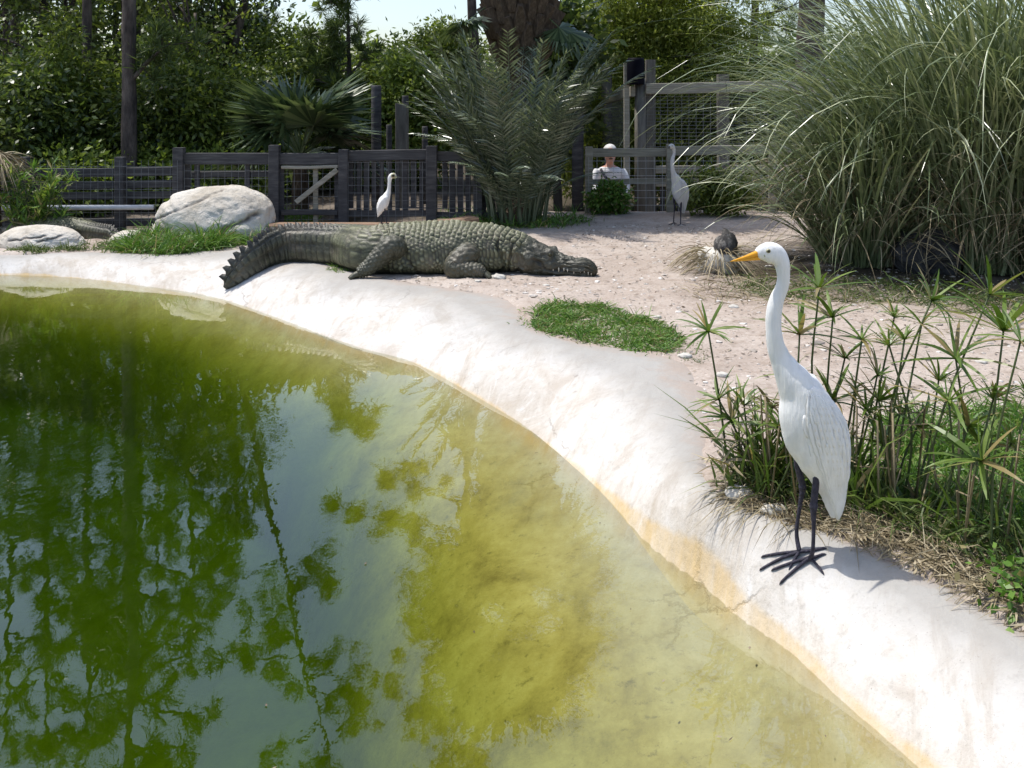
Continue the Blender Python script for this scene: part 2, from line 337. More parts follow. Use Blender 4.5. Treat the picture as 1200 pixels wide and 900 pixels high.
def water():
    m, t, b = newmat('green_pond_water'); t.nodes.remove(b); out = t.nodes['Material Output']
    pos = geopos(t)
    n1 = noise(t, 3.2, 3, .5, pos, (1, .45, 1)); n2 = noise(t, 17, 3, .5, pos, (1, .6, 1))
    patch = ramp(t, noise(t, .55, 3, .5, pos), [(.42, (.12, .12, .12)), (.62, (1, 1, 1))])
    hh = math_(t, 'ADD', math_(t, 'MULTIPLY', n1, .75), math_(t, 'MULTIPLY', math_(t, 'MULTIPLY', n2, .28), patch))
    bp = nd(t, 'Bump', i_Strength=.12, i_Distance=.02); t.links.new(hh, bp.inputs['Height'])
    fr = nd(t, 'Fresnel', i_IOR=1.85); t.links.new(bp.outputs[0], fr.inputs['Normal'])
    g = nd(t, 'BsdfGlossy'); g.inputs['Roughness'].default_value = .0; t.links.new(bp.outputs[0], g.inputs['Normal'])
    tr = nd(t, 'BsdfTransparent'); tr.inputs[0].default_value = (.97, 1, .93, 1)
    ms = nd(t, 'MixShader'); t.links.new(fr.outputs[0], ms.inputs[0]); t.links.new(tr.outputs[0], ms.inputs[1]); t.links.new(g.outputs[0], ms.inputs[2])
    t.links.new(ms.outputs[0], out.inputs['Surface'])
    va = nd(t, 'VolumeAbsorption'); va.inputs['Color'].default_value = (.70, .79, .2, 1); va.inputs['Density'].default_value = 1.9
    t.links.new(va.outputs[0], out.inputs['Volume']); return m
M['water'] = water()

# ------------------------------------------------------------------ pool edge and terrain
ZW = -.22
inner_px = [(0, 322), (90, 326), (170, 336), (250, 349), (320, 372), (410, 406), (480, 424), (550, 460), (620, 505), (700, 570), (765, 635), (830, 682), (870, 719), (930, 762), (990, 820), (1065, 885)]
outer_px = [(0, 297, -.07), (100, 295, -.07), (180, 296, -.06), (250, 291, -.05), (325, 288, -.02), (380, 302, 0), (420, 317, 0), (480, 330, 0), (560, 339, 0), (603, 350, 0), (632, 384, 0), (690, 402, 0), (745, 411, 0),
            (800, 424, 0), (822, 470, 0), (834, 515, 0), (836, 555, 0), (850, 578, 0), (872, 592, 0), (930, 613, 0), (982, 625, 0), (1030, 644, 0), (1070, 660, 0), (1110, 677, 0), (1200, 724, 0)]
ip = [onz(a, b, ZW)[:2] for a, b in inner_px]; op = [onz(a, b, z)[:2] for a, b, z in outer_px]
ip = [(-14, 7.4), (-9, 9.0), (-6.4, 9.25)] + ip + [(1.2, 1.75), (1.45, .6), (1.5, -1), (1.3, -4)]
op = [(-14, 7.9), (-9, 9.4), (-6.4, 9.62)] + op + [(1.62, 2.0), (1.95, .7), (2.05, -1), (1.9, -4)]
INN = catmull(ip, 480); OUT = catmull(op, 420)
_T = norm(np.gradient(INN, axis=0)); WLINE = INN; INN = INN - np.c_[-_T[:, 1], _T[:, 0]] * .035     # foot of the lip lies just under water
def pdist(x, y, L):
    """distance to polyline and arc length of the nearest point"""
    x = np.asarray(x, float); y = np.asarray(y, float)
    if x.size < 500:
        a = L[:-1]; d = L[1:] - a; l2 = (d * d).sum(1); t = np.clip(((x[:, None] - a[:, 0]) * d[:, 0] + (y[:, None] - a[:, 1]) * d[:, 1]) / l2, 0, 1)
        q = np.hypot(x[:, None] - a[:, 0] - t * d[:, 0], y[:, None] - a[:, 1] - t * d[:, 1]); k = q.argmin(1); r = np.arange(len(x)); sl = np.sqrt(l2)
        return q[r, k], np.r_[0, np.cumsum(sl)][k] + t[r, k] * sl[k]
    best = np.full(x.shape, 1e9); arc = np.zeros(x.shape); s0 = 0
    for a, b in zip(L[:-1], L[1:]):
        d = b - a; l2 = d @ d; t = np.clip(((x - a[0]) * d[0] + (y - a[1]) * d[1]) / l2, 0, 1)
        q = np.hypot(x - a[0] - t * d[0], y - a[1] - t * d[1]); k = q < best
        best = np.where(k, q, best); arc = np.where(k, s0 + t * math.sqrt(l2), arc); s0 += math.sqrt(l2)
    return best, arc
def inside(x, y, L):
    P = np.vstack([L, [(1.9, -30), (-60, -30), (-60, 7)]]); x = np.asarray(x, float); y = np.asarray(y, float); c = np.zeros(x.shape, bool)
    if x.size < 500:
        Q = np.roll(P, -1, 0); k = (P[:, 1] > y[:, None]) != (Q[:, 1] > y[:, None]); dy = np.where(Q[:, 1] == P[:, 1], 1., Q[:, 1] - P[:, 1])
        return (k & (x[:, None] < (Q[:, 0] - P[:, 0]) * (y[:, None] - P[:, 1]) / dy + P[:, 0])).sum(1) % 2 == 1
    for a, b in zip(P, np.roll(P, -1, 0)):
        if a[1] == b[1]: continue
        k = (a[1] > y) != (b[1] > y); c ^= k & (x < (b[0] - a[0]) * (y - a[1]) / (b[1] - a[1]) + a[0])
    return c
_f = onz(474, 424, ZW); T_FOLD = None
def base_z(x, y):
    z = -.07 * sstep(-1.6, -3.0, x) * sstep(8.2, 9.2, y)
    z = z - .45 * sstep(12.55, 13.1, y) * sstep(-.4, .2, x)
    return z
def ground_z(x, y):
    x = np.asarray(x, float); y = np.asarray(y, float)
    z = base_z(x, y) + .014 * fbm(x * 1.7, y * 1.7, 3, 4) + .006 * fbm(x * 9, y * 9, 5, 2)
    d, _ = pdist(x, y, OUT); ins = inside(x, y, OUT); d = np.where(ins, d, 0)
    return z - 1.3 * np.clip(d - .03, 0, .08) - 3.0 * np.clip(d - .11, 0, .6)
T_FOLD = float(pdist(np.array([_f[0]]), np.array([_f[1]]), INN)[1][0])
def basin_full(x, y):
    x = np.asarray(x, float); y = np.asarray(y, float)
    di, t = pdist(x, y, INN); do, _ = pdist(x, y, OUT); ini = inside(x, y, INN); ino = inside(x, y, OUT)
    u = np.where(ini, 0, np.where(ino, di / (di + do + 1e-6), 1.)); zo = base_z(x, y) - .012
    ZK = ZW - .035
    lip = ZK + (zo - ZK) * (1 - (1 - u) ** 2.1) + .15 * u * (1 - u)
    q_ = t - T_FOLD - .45 * np.where(ini, 0, di); lip = lip + .02 * sstep(-.015, .03, q_) * np.exp(-np.maximum(q_, 0) / .5) * sstep(.02, .2, u) * sstep(.98, .7, u)     # cast seam in the rim
    lip = lip + (.012 * fbm(x * 1.5, y * 1.5, 21, 3) + .003 * fbm(x * 8, y * 8, 31, 2)) * np.minimum(u * 5, 1)
    lip = np.where(ino, lip, lip - .3 * do)
    dep = (.16 * di + .30 * di * sstep(.2, 1.5, di)) * (1 + 3.0 * np.maximum(sstep(.2, -2.2, x), sstep(4.6, 6.4, y))); dep = np.minimum(dep, 1.0 - .12 * np.exp(-np.maximum(dep - 1, 0)))
    bed = ZK - dep + .012 * fbm(x * 2, y * 2, 41, 3) * np.minimum(di * 3, 1)
    return np.where(ini, bed, lip), np.where(ini, -di, di) - .035, t, u, np.where(ino, 0, do)
def surf(x, y):
    return np.maximum(ground_z(x, y), np.where(inside(x, y, OUT), basin_full(x, y)[0], -9))
def sz(x, y): return float(surf(np.array([x]), np.array([y]))[0])
def hit(px, py):
    z = 0.
    for _ in range(12): p = onz(px, py, z); z = .5 * z + .5 * sz(p[0], p[1])
    p = onz(px, py, z); p[2] = sz(p[0], p[1]); return p
def axis(lo, f0, f1, hi, step, g=1.16):
    a = list(np.arange(f0, f1 + 1e-6, step)); s = step
    while a[-1] < hi: s *= g; a.append(a[-1] + s)
    s = step; b = []; q = f0
    while q > lo: s *= g; q -= s; b.append(q)
    return np.array(b[::-1] + a)
xs = axis(-500, -5.2, 3.6, 500, .05, 1.25); ys = axis(-60, 1.6, 11.5, 900, .05, 1.25)
X, Y = np.meshgrid(xs, ys); x, y = X.ravel(), Y.ravel()
gz = ground_z(x, y)
dark_w = np.maximum(sstep(12.2, 14, y + .25 * fbm(x, y, 9, 3)), .0)
dark_w = np.maximum(dark_w, .85 * sstep(1.9, 1.1, np.hypot((x - 3.5) / 1.25, y - 8.3)))
dark_w = np.maximum(dark_w, .6 * sstep(1., .4, np.hypot(x - .1, (y - 11.3) / .6)) )
dark_w = np.maximum(dark_w, .8 * sstep(10.2, 10.9, y + .2 * fbm(x, y, 19, 3)) * sstep(-.2, -.7, x))
dark_w = np.clip(dark_w * (1 + .4 * fbm(x * 3, y * 3, 29, 3)), 0, 1)
struct('ground', np.c_[x, y, gz], grid_faces(len(ys), len(xs)), M['dirt'], 'pale sandy soil sloping back from the pool rim', attrs={'dark_soil': dark_w})
xs = axis(-14, -5.4, 1.9, 3.2, .035, 1.2); ys = axis(-4, 1.9, 9.9, 11, .035, 1.2)
X, Y = np.meshgrid(xs, ys); x, y = X.ravel(), Y.ravel(); z, d, t, u, do = basin_full(x, y)
f = grid_faces(len(ys), len(xs)); f = f[(do[f] < .3).all(1)]
used = np.unique(f); remap = np.zeros(len(x), int); remap[used] = np.arange(len(used))
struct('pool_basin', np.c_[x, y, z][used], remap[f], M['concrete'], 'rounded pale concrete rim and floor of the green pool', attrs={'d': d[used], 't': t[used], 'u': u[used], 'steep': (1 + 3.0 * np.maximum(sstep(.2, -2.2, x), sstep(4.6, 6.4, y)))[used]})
# water body: a closed slab, its edge just inside the slope of the rim
T2 = norm(np.gradient(WLINE, axis=0)); nrm = np.c_[-T2[:, 1], T2[:, 0]]
edge = WLINE + nrm * .10
poly = np.vstack([edge, [(1.3, -4.2), (-14, -4.2)]]); n = len(poly)
V = np.vstack([np.c_[poly, np.full(n, ZW)], np.c_[poly, np.full(n, ZW - 1.6)]])
i = np.arange(n)
top = i[::-1].reshape(1, -1); bot = (i + n).reshape(1, -1); sides = np.c_[i, (i + 1) % n, (i + 1) % n + n, i + n]
struct('water', V, [top, bot, sides], M['water'], 'still murky green pool water mirroring the trees', smooth=False)

# ------------------------------------------------------------------ boulders
def ico(sub=5):
    import bmesh
    bm = bmesh.new(); bmesh.ops.create_icosphere(bm, subdivisions=sub, radius=1)
    V = np.array([v.co[:] for v in bm.verts]); Fc = np.array([[v.index for v in f.verts] for f in bm.faces]); bm.free(); return V, Fc
ICO3 = ico(3); ICO6 = ico(6); ICO2 = ico(2)
def rocky(V, seed, amp=.12, fr=1.6):
    n = fbm(V[:, 0] * fr + V[:, 2] * 1.3, V[:, 1] * fr - V[:, 2] * .7, seed, 5)
    return V * (1 + amp * n)[:, None]
def boulder_mat():
    m, t, b = newmat('pale_boulder'); oc = nd(t, 'TexCoord').outputs['Object']
    big = noise(t, 2.6, 7, .65, oc); fine = noise(t, 26, 6, .7, oc)
    c = ramp(t, big, [(.3, (.4, .345, .265)), (.47, (.58, .53, .45)), (.68, (.68, .65, .59))])
    c = mixc(t, ramp(t, fine, [(.55, (0, 0, 0)), (.72, (.5, .5, .5))]), c, (.3, .28, .25))
    cr = nd(t, 'Attribute', attribute_name='crack').outputs['Fac']
    c = mixc(t, cr, c, (.13, .11, .095))
    t.links.new(c, b.inputs['Base Color']); b.inputs['Roughness'].default_value = .9; b.inputs['Specular IOR Level'].default_value = .2
    bump(t, b, math_(t, 'ADD', big, math_(t, 'MULTIPLY', fine, .6)), .8, .04); return m
M['boulder'] = boulder_mat()
def boulder(px, py_base, Yc, sx, sy, sz_, seed, label, cracks=(), lean=0.):
    V0, Fc = ICO6; V = V0.copy()
    V = np.sign(V) * np.abs(V) ** .93
    V = rocky(V, seed, .07, .9); V = rocky(V, seed + 5, .02, 5); V = V * (1 - .03 * sstep(.25, .9, fbm(V[:, 0] * 3 + V[:, 2] * 2, V[:, 2] * 4 - V[:, 1], seed + 9, 4)))[:, None]; V = rocky(V, seed + 6, .006, 17)
    V[:, :2] *= (1 + .12 * np.clip(-V[:, 2:3], -.3, 1))
    V[:, 0] += lean * V[:, 2]
    cr = np.zeros(len(V))
    for (x0, z0, x1, z1, wd, dp) in cracks:            # grooves across the face, in unit coordinates
        t = np.clip(((V[:, 0] - x0) * (x1 - x0) + (V[:, 2] - z0) * (z1 - z0)) / ((x1 - x0) ** 2 + (z1 - z0) ** 2), 0, 1)
        wob = .05 * fbm(t * 6, t * 0 + seed, seed + 3, 3)
        dx = V[:, 0] - (x0 + t * (x1 - x0)); dz = V[:, 2] - (z0 + t * (z1 - z0) + wob)
        g = np.exp(-(dx ** 2 + dz ** 2) / wd ** 2) * (V[:, 1] < .35); cr = np.maximum(cr, g)
        V = V * (1 - dp * g)[:, None]
    X0 = (px - 600) * Yc / F; base = np.array((X0, Yc, sz(X0, Yc) - .04))
    V = V * (sx, sy, sz_); V[:, 2] += sz_ * .42
    return solo('boulder', V + base, Fc, M['boulder'], base, label, 'boulder', smooth=True, attrs={'crack': cr})
boulder(254, 268, 10.5, .67, .42, .42, 3, 'large pale rounded boulder with a long crack, behind the grass', [(-.95, .12, .15, .86, .02, .035), (.28, .0, .72, .3, .05, .08), (.25, -.05, .3, -.4, .05, .05)], .05)
boulder(48, 290, 10.0, .43, .26, .18, 8, 'low flat pale boulder in front of the resting dark crocodile', [(-.5, .3, .3, .5, .05, .06), (.2, .25, .6, .45, .05, .06)])
boulder(150, 284, 10.35, .19, .2, .10, 12, 'small pale stone slab between the two boulders')

# ------------------------------------------------------------------ crocodiles
def croc_mat():
    m, t, b = newmat('crocodile_hide'); oc = nd(t, 'TexCoord').outputs['Object']
    sc_ = nd(t, 'Attribute', attribute_name='scute').outputs['Fac']; zone = nd(t, 'Attribute', attribute_name='zone').outputs['Fac']
    n = noise(t, 9, 6, .65, oc); fine = noise(t, 70, 4, .6, oc)
    c = ramp(t, sc_, [(0, (.016, .015, .009)), (.2, (.055, .054, .029)), (.5, (.17, .168, .09)), (1, (.4, .385, .26))])
    c = mixc(t, ramp(t, n, [(.4, (0, 0, 0)), (.65, (.6, .6, .6))]), c, (.1, .105, .055))
    c = mixc(t, zone, c, mixc(t, ramp(t, n, [(.35, (0, 0, 0)), (.65, (1, 1, 1))]), (.018, .017, .014), (.06, .056, .046)))
    mud = noise(t, 3.2, 6, .7, oc); c = mixc(t, ramp(t, mud, [(.52, (0, 0, 0)), (.68, (.55, .55, .55))]), c, (.2, .165, .12))
    c = mixc(t, ramp(t, noise(t, 5.1, 5, .65, oc), [(.55, (0, 0, 0)), (.7, (.6, .6, .6))]), c, (.05, .05, .03))
    t.links.new(c, b.inputs['Base Color']); b.inputs['Roughness'].default_value = .45; b.inputs['Specular IOR Level'].default_value = .5
    bump(t, b, math_(t, 'ADD', n, fine), .5, .01); return m
M['croc'] = croc_mat()
M['tooth'] = simple('tooth_ivory', [(.3, (.5, .46, .36)), (.7, (.65, .6, .5))], 30, .4, 0)
M['eye'] = simple('dark_eye', [(.3, (.02, .02, .01)), (.7, (.05, .045, .02))], 30, .15, 0)
CROC = [(697, 297, 304, 7.9, .035), (693, 291.5, 307.5, 7.9, .075), (684, 289.5, 310, 7.9, .095), (674, 290.5, 312, 7.9, .09), (664, 289.5, 313, 7.92, .098), (652, 286, 314, 7.94, .115),
        (640, 280.5, 315, 7.96, .14), (626, 275.5, 315.5, 7.98, .17), (612, 271, 316, 8.0, .175), (596, 267, 316, 8.02, .19), (576, 262.5, 317, 8.05, .235), (550, 259.5, 318, 8.08, .28), (520, 259, 319, 8.1, .30),
        (490, 259.5, 319, 8.1, .3), (460, 261, 318, 8.1, .27), (435, 263, 317, 8.1, .215), (410, 264, 314, 8.1, .165), (385, 264.5, 310, 8.06, .125), (360, 265, 307.5, 8.02, .1), (340, 266, 307.5, 7.97, .085),
        (325, 269.5, 310, 7.9, .07), (311, 276, 315, 7.82, .058), (298, 286, 322, 7.74, .048), (286, 298, 329, 7.66, .04), (276, 312, 335, 7.58, .032), (268, 327, 339, 7.52, .02), (264, 335, 340, 7.5, .008)]
def build_croc(name, label, flat=False, base=None, rings=760, na=150, group=None):
    rows = []
    for k, (px, tp, bt, Yc, hw) in enumerate(CROC):
        a = W(px, tp, Yc); b = W(px, bt, Yc - hw * .6); gz_ = sz(a[0], Yc)
        h = (bt - tp) * (Yc - hw * .3) / F * .97
        if flat: zb = 0.; h = max(h * (.75 if k > 19 else 1), .02)
        else:
            zb = gz_ - .012
            if px < 420:
                q = hit(px, bt); Yc = q[1] + hw * .7; a = W(px, tp, Yc); zb = sz(a[0], Yc) - .008; h = max(a[2] - zb, .02)
        rows.append((a[0], Yc if not flat else 8.05 + (.0 if k < 15 else (k - 15) * .05), zb + h / 2, h / 2, hw, k))
    C = catmull(rows, rings); P = C[:, :3]; hh = C[:, 3]; hw = C[:, 4]; kk = C[:, 5]
    T = norm(np.gradient(P, axis=0)); Bv = norm(np.cross(T, (0, 0, 1.))); Nv = norm(np.cross(Bv, T))
    s = np.r_[0, np.cumsum(np.linalg.norm(np.diff(P, axis=0), axis=1))]
    th = np.linspace(0, 2 * np.pi, na, endpoint=False)            # 0 = top
    cz = np.cos(th); cx = np.sin(th)
    flatb = np.where(cz < 0, np.sign(cz) * np.abs(cz) ** .6, np.sign(cz) * np.abs(cz) ** .92)
    S, TH = np.meshgrid(s, th, indexing='ij'); K = kk[:, None] + 0 * TH; A = np.abs(np.where(TH > np.pi, TH - 2 * np.pi, TH)); sg = np.where(TH > np.pi, -1, 1)
    tailw = sstep(14.3, 15.8, K); headw = sstep(8.4, 7.4, K); torso = (1 - tailw) * (1 - headw)
    # scutes: staggered rows, keeled on the back, rounder and smaller on the flanks, rings on the tail
    rad = np.maximum(hh[:, None] * .5 + hw[:, None] * .5, .02); arc = A * rad
    def cell(u, v, e=.16):
        fu = u - np.floor(u); fv = v - np.floor(v)
        return np.clip(fu / e, 0, 1) * np.clip((1 - fu) / (e * .7), 0, 1) * np.clip(fv / e, 0, 1) * np.clip((1 - fv) / e, 0, 1) * (.55 + .45 * np.sin(np.pi * fv)) * (.6 + .4 * fu)
    sp = .043; wS = S + .016 * vnoise(arc * 13, S * 6, 14) + .006 * vnoise(arc * 40, S * 30, 15); r = np.floor(wS / sp); wA = arc + .02 * vnoise(S * 8, arc * 6, 24) + .006 * vnoise(S * 35, arc * 30, 25)
    back = cell(wS / sp, wA / .047 + .5 * (r % 2) * sstep(.3, .8, A), .22); back = back * (.65 + .5 * np.abs(vnoise(r * 7.7, np.floor(wA / .047) * 5.3, 44)))
    sp2 = .033; r2 = np.floor(S / sp2 + .3 * np.sin(A * 3)); fS = S / sp2 + .3 * np.sin(A * 3) + .5 * vnoise(S * 9, A * 7, 2); fA = arc / .031 + .5 * (np.floor(fS) % 2) + .5 * vnoise(S * 12, A * 5, 3); flank = cell(fS, fA, .28) * (.45 + .9 * np.abs(vnoise(np.floor(fS) * 5.1, np.floor(fA) * 3.7, 33)))
    wb = sstep(1.15, .9, A); wf = sstep(2.35, 2.0, A) * (1 - wb)
    tl = .062; ring = cell(S / tl, A / .8 + .1, .2) * .9 + .1
    disp = torso * (wb * (.026 * back) + wf * .013 * flank) + tailw * .015 * ring * sstep(.0, .02, rad - .02)
    disp += headw * .009 * fbm(S * 24, A * 6 * sg, 8, 3) + .004 * fbm(S * 6, A * 3 * sg, 18, 3)
    scute = np.clip(torso * (wb * back + wf * flank * .95) + tailw * ring * (.45 + .25 * vnoise(S / tl, A * 5, 6)) + headw * .35, 0, 1)
    # head shaping: jaw line groove, brow ridge, cheek bulge
    jl = 1.78 + .10 * np.sin(K * 2.6) - .22 * sstep(4, 7, K); groove = np.exp(-((A - jl) / .07) ** 2) * sstep(.3, 1.2, K) * sstep(7.2, 6.4, K)
    disp -= groove * .016
    lump = np.exp(-((K - 5.75) / .35) ** 2 - ((A - .62) / .28) ** 2); disp += lump * .03
    disp += .022 * np.exp(-((K - 7.2) / .6) ** 2 - ((A - 1.5) / .4) ** 2) * 1 + .014 * np.exp(-((K - 1.5) / .6) ** 2 - (A / .6) ** 2)
    disp -= .02 * np.exp(-((K - 7.9) / .35) ** 2) * sstep(.6, 1.2, A)
    fold = np.exp(-((K - 9.15 + .25 * np.sin(A * 4)) / .09) ** 2) + np.exp(-((K - 8.6) / .08) ** 2) + .8 * np.exp(-((K - 13.2 + .3 * np.sin(A * 3 + 1)) / .1) ** 2)
    disp -= .018 * fold * sstep(.7, 1.2, A); disp += .02 * sstep(1.5, 2.0, A) * torso * np.sin(np.clip((K - 9) / 6, 0, 1) * np.pi)
    scute = np.clip(scute - groove * .6 - .5 * fold * sstep(.7, 1.2, A), 0, 1)
    zone = np.clip(headw * .75 + tailw * sstep(15.6, 17.6, K) * (.75 - .25 * sstep(.5, 1.4, A)), 0, 1) * np.ones_like(TH)
    R_ = P[:, None] + Nv[:, None] * ((hh[:, None] + disp) * flatb)[..., None] + Bv[:, None] * ((hw[:, None] + disp) * cx)[..., None]
    V = [R_.reshape(-1, 3)]; Fc = [grid_faces(rings, na, True)]; A1 = [scute.ravel()]; A2 = [zone.ravel()]; n = rings * na
    def addp(Vp, Fp, sv=.3, zv=.8):
        nonlocal n
        V.append(Vp); Fc.append(Fp + n); A1.append(np.full(len(Vp), sv)); A2.append(np.full(len(Vp), zv)); n += len(Vp)
    # keeled crest: two rows that meet towards the tail's end
    idx = np.searchsorted(kk, np.clip(kk, 0, 99)); pos = 14.6; step = .055
    s_at = np.interp(14.6, kk, s)
    while s_at < s[-1] - .03:
        i = min(int(np.searchsorted(s, s_at)), rings - 1); K0 = kk[i]; g = .85 * sstep(14.6, 19, K0) * (1 - .55 * sstep(23.5, 26, K0))
        h_ = (.014 + .05 * g); off = .45 * hw[i] * (1 - sstep(19.2, 20.6, K0)); L = .032 + .006 * g
        for sd_ in ((-1, 1) if off > .004 else (0,)):
            c = P[i] + Nv[i] * (hh[i] * .97 * (1 - .12 * (off > .004)) + .002) + Bv[i] * off * sd_
            a, bb = c - T[i] * L, c + T[i] * L * 1.0; tip = c + Nv[i] * h_ + T[i] * L * .9; wv = Bv[i] * .009
            a = a - Nv[i] * .012; bb = bb - Nv[i] * .012
            Vp = np.array([a - wv, a + wv, bb + wv, bb - wv, c + Nv[i] * h_ * .8 - wv * .4, c + Nv[i] * h_ * .8 + wv * .4, tip + wv * .3, tip - wv * .3])
            addp(Vp, np.array([(0, 4, 5, 1), (1, 5, 6, 2), (2, 6, 7, 3), (3, 7, 4, 0), (4, 7, 6, 5)]), .15, .9)
        s_at += step
    def limb(pts, rr, sv=.35, zv=.6, nn=60):
        Q = catmull(np.c_[pts, rr], 90 if nn > 12 else 14); P_ = Q[:, :3]; ra = np.maximum(Q[:, 3], .004)
        Vp, Fp = loft(P_, ra, ra, nn, (0.1, 1, .15)); nn_ = len(P_) + 2; uu, vv = np.meshgrid(np.arange(nn_) / 5., np.arange(nn) / nn * 12., indexing='ij')
        d = .004 * fbm(Vp[:, 0] * 30, Vp[:, 2] * 30 + Vp[:, 1] * 20, 55, 2) + (.009 * cell(uu, vv + .5 * (np.floor(uu) % 2), .3).ravel() if nn > 12 else 0)
        Vp = Vp + norm(Vp - np.repeat(np.vstack([P_[:1], P_, P_[-1:]]), nn, 0)) * d[:, None]; addp(Vp, Fp, sv, zv)
    if not flat: G = lambda px, Yc: sz((px - 600) * Yc / F, Yc)
    else: G = lambda px, Yc: 0.
    def LP(px, Yc, h): return ((px - 600) * Yc / F, Yc, G(px, Yc) + h)
    for sd_, cY in ((-1, 8.06), (1, 8.06)):
        y = lambda a: cY + sd_ * a
        limb([LP(556, y(.18), .18), LP(546, y(.26), .16), LP(533, y(.31), .085), LP(545, y(.33), .06), LP(560, y(.34), .045), LP(567, y(.345), .025)], [.07, .09, .085, .07, .055, .035])
        for k in range(5):
            a = (k - 2) * .32; b0 = np.array(LP(563, y(.34), .03)); dv = np.array((math.cos(a), sd_ * .0 + math.sin(a) * .9, 0))
            e = b0 + dv * .075; e[2] = (G(563, y(.34)) if not flat else 0) + .014
            limb([b0, (b0 + e) / 2 + (0, 0, .012), e, e + dv * .02 - (0, 0, .01)], [.022, .018, .013, .004], .4, .6, 8)
        limb([LP(470, y(.16), .2), LP(462, y(.25), .22), LP(455, y(.285), .225), LP(443, y(.3), .15), LP(430, y(.31), .075), LP(420, y(.32), .04)], [.07, .09, .085, .07, .055, .035], .35, .6)
        for k in range(4):
            a = (k - 1.5) * .35; b0 = np.array(LP(424, y(.32), .035)); dv = np.array((.8 * math.cos(a), -.2 + math.sin(a), 0)) * (1, 1, 1)
            dv = np.array((-math.cos(a), math.sin(a), 0)); e = b0 + dv * .085; e[2] = G(424, y(.32)) + .012
            limb([b0, (b0 + e) / 2 + (0, 0, .008), e, e + dv * .02 - (0, 0, .008)], [.024, .02, .014, .004], .4, .6, 8)
    Vv = np.vstack(V); bx = np.array((P[len(P) // 2][0], P[len(P) // 2][1], P[:, 2].min() if flat else sz(P[len(P) // 2][0], 8.1)))
    o = solo(name, Vv, np.vstack(Fc), M['croc'], bx, label, 'crocodile', smooth=True, attrs={'scute': np.concatenate(A1), 'zone': np.concatenate(A2)}, group=group)
    def at(K0, A0, sd_, out=0.):
        i = int(np.searchsorted(kk, K0)); return P[i] + Nv[i] * (hh[i] + out) * math.cos(A0) + Bv[i] * (hw[i] + out) * math.sin(A0) * sd_
    sdn = 1 if (at(6, 1.5, 1)[1] < at(6, 1.5, -1)[1]) else -1
    for sd_ in (sdn, -sdn):
        e = at(5.6, .85, sd_, .016); Ve, Fe = ICO2; part('eye', Ve * .015 + e, Fe, M['eye'], o, True)
    for k in range(9):
        K0 = 1.0 + k * .5; p = at(K0, 1.76 + .06 * math.sin(K0 * 2.6), sdn, -.002); q = p + np.array((0, -.006, -.016 - .01 * (k % 3 == 1)))
        Vt, Ft = tube([p + (0, .004, .008), p, q], [.006, .006, .001], 6); part('tooth', Vt, Ft, M['tooth'], o, True)
    return o
croc = build_croc('crocodile', 'large olive crocodile lying on the sand, tail draped over the concrete rim')
c2 = build_croc('crocodile', 'smaller dark grey crocodile resting behind the low flat boulder', True, rings=420, na=90)
c2.location = (-4.75, 10.62, -.1); c2.rotation_euler = (0, 0, R(172)); c2.scale = (.62, .62, .62)

# ------------------------------------------------------------------ egrets
def feather_mat(name, tint):
    m, t, b = newmat(name); oc = nd(t, 'TexCoord').outputs['Object']
    n = noise(t, 30, 4, .6, oc, (1.6, 1.6, .22)); big = noise(t, 9, 3, .5, oc)
    c = ramp(t, n, [(.35, tuple(.9 * v for v in tint)), (.6, tint)])
    c = mixc(t, ramp(t, big, [(.5, (0, 0, 0)), (.75, (.35, .35, .35))]), c, (.72, .68, .56))
    t.links.new(c, b.inputs['Base Color']); b.inputs['Roughness'].default_value = .8; b.inputs['Specular IOR Level'].default_value = .15
    b.inputs['Subsurface Weight'].default_value = .12; b.inputs['Subsurface Radius'].default_value = (.02, .018, .015)
    bump(t, b, math_(t, 'ADD', n, math_(t, 'MULTIPLY', noise(t, 90, 4, .6, oc, (1.4, 1.4, .3)), .6)), .6, .006); return m
M['feather'] = feather_mat('white_feathers', (.84, .83, .8))
M['feather_shaded'] = feather_mat('shaded_white_feathers', (.6, .6, .6))  # white plumage greyed: the shade by the wire fence put into the colour
M['bill'] = simple('orange_bill', [(.35, (.72, .29, .015)), (.6, (.82, .42, .03))], 14, .4, 0, stretch=(.3, 1, 1))
M['bill_dark'] = simple('dark_bill', [(.35, (.05, .05, .05)), (.6, (.1, .1, .09))], 14, .4, 0)
M['leg'] = simple('black_leg', [(.35, (.018, .016, .026)), (.6, (.04, .036, .055)), (.8, (.075, .07, .09))], 60, .5, .9, .006)
M['lore'] = simple('greenish_lore', [(.35, (.36, .4, .25)), (.6, (.45, .46, .3))], 30, .6, 0)
M['egret_eye'] = simple('yellow_ringed_eye', [(.35, (.35, .33, .2)), (.6, (.42, .4, .25))], 30, .3, 0)
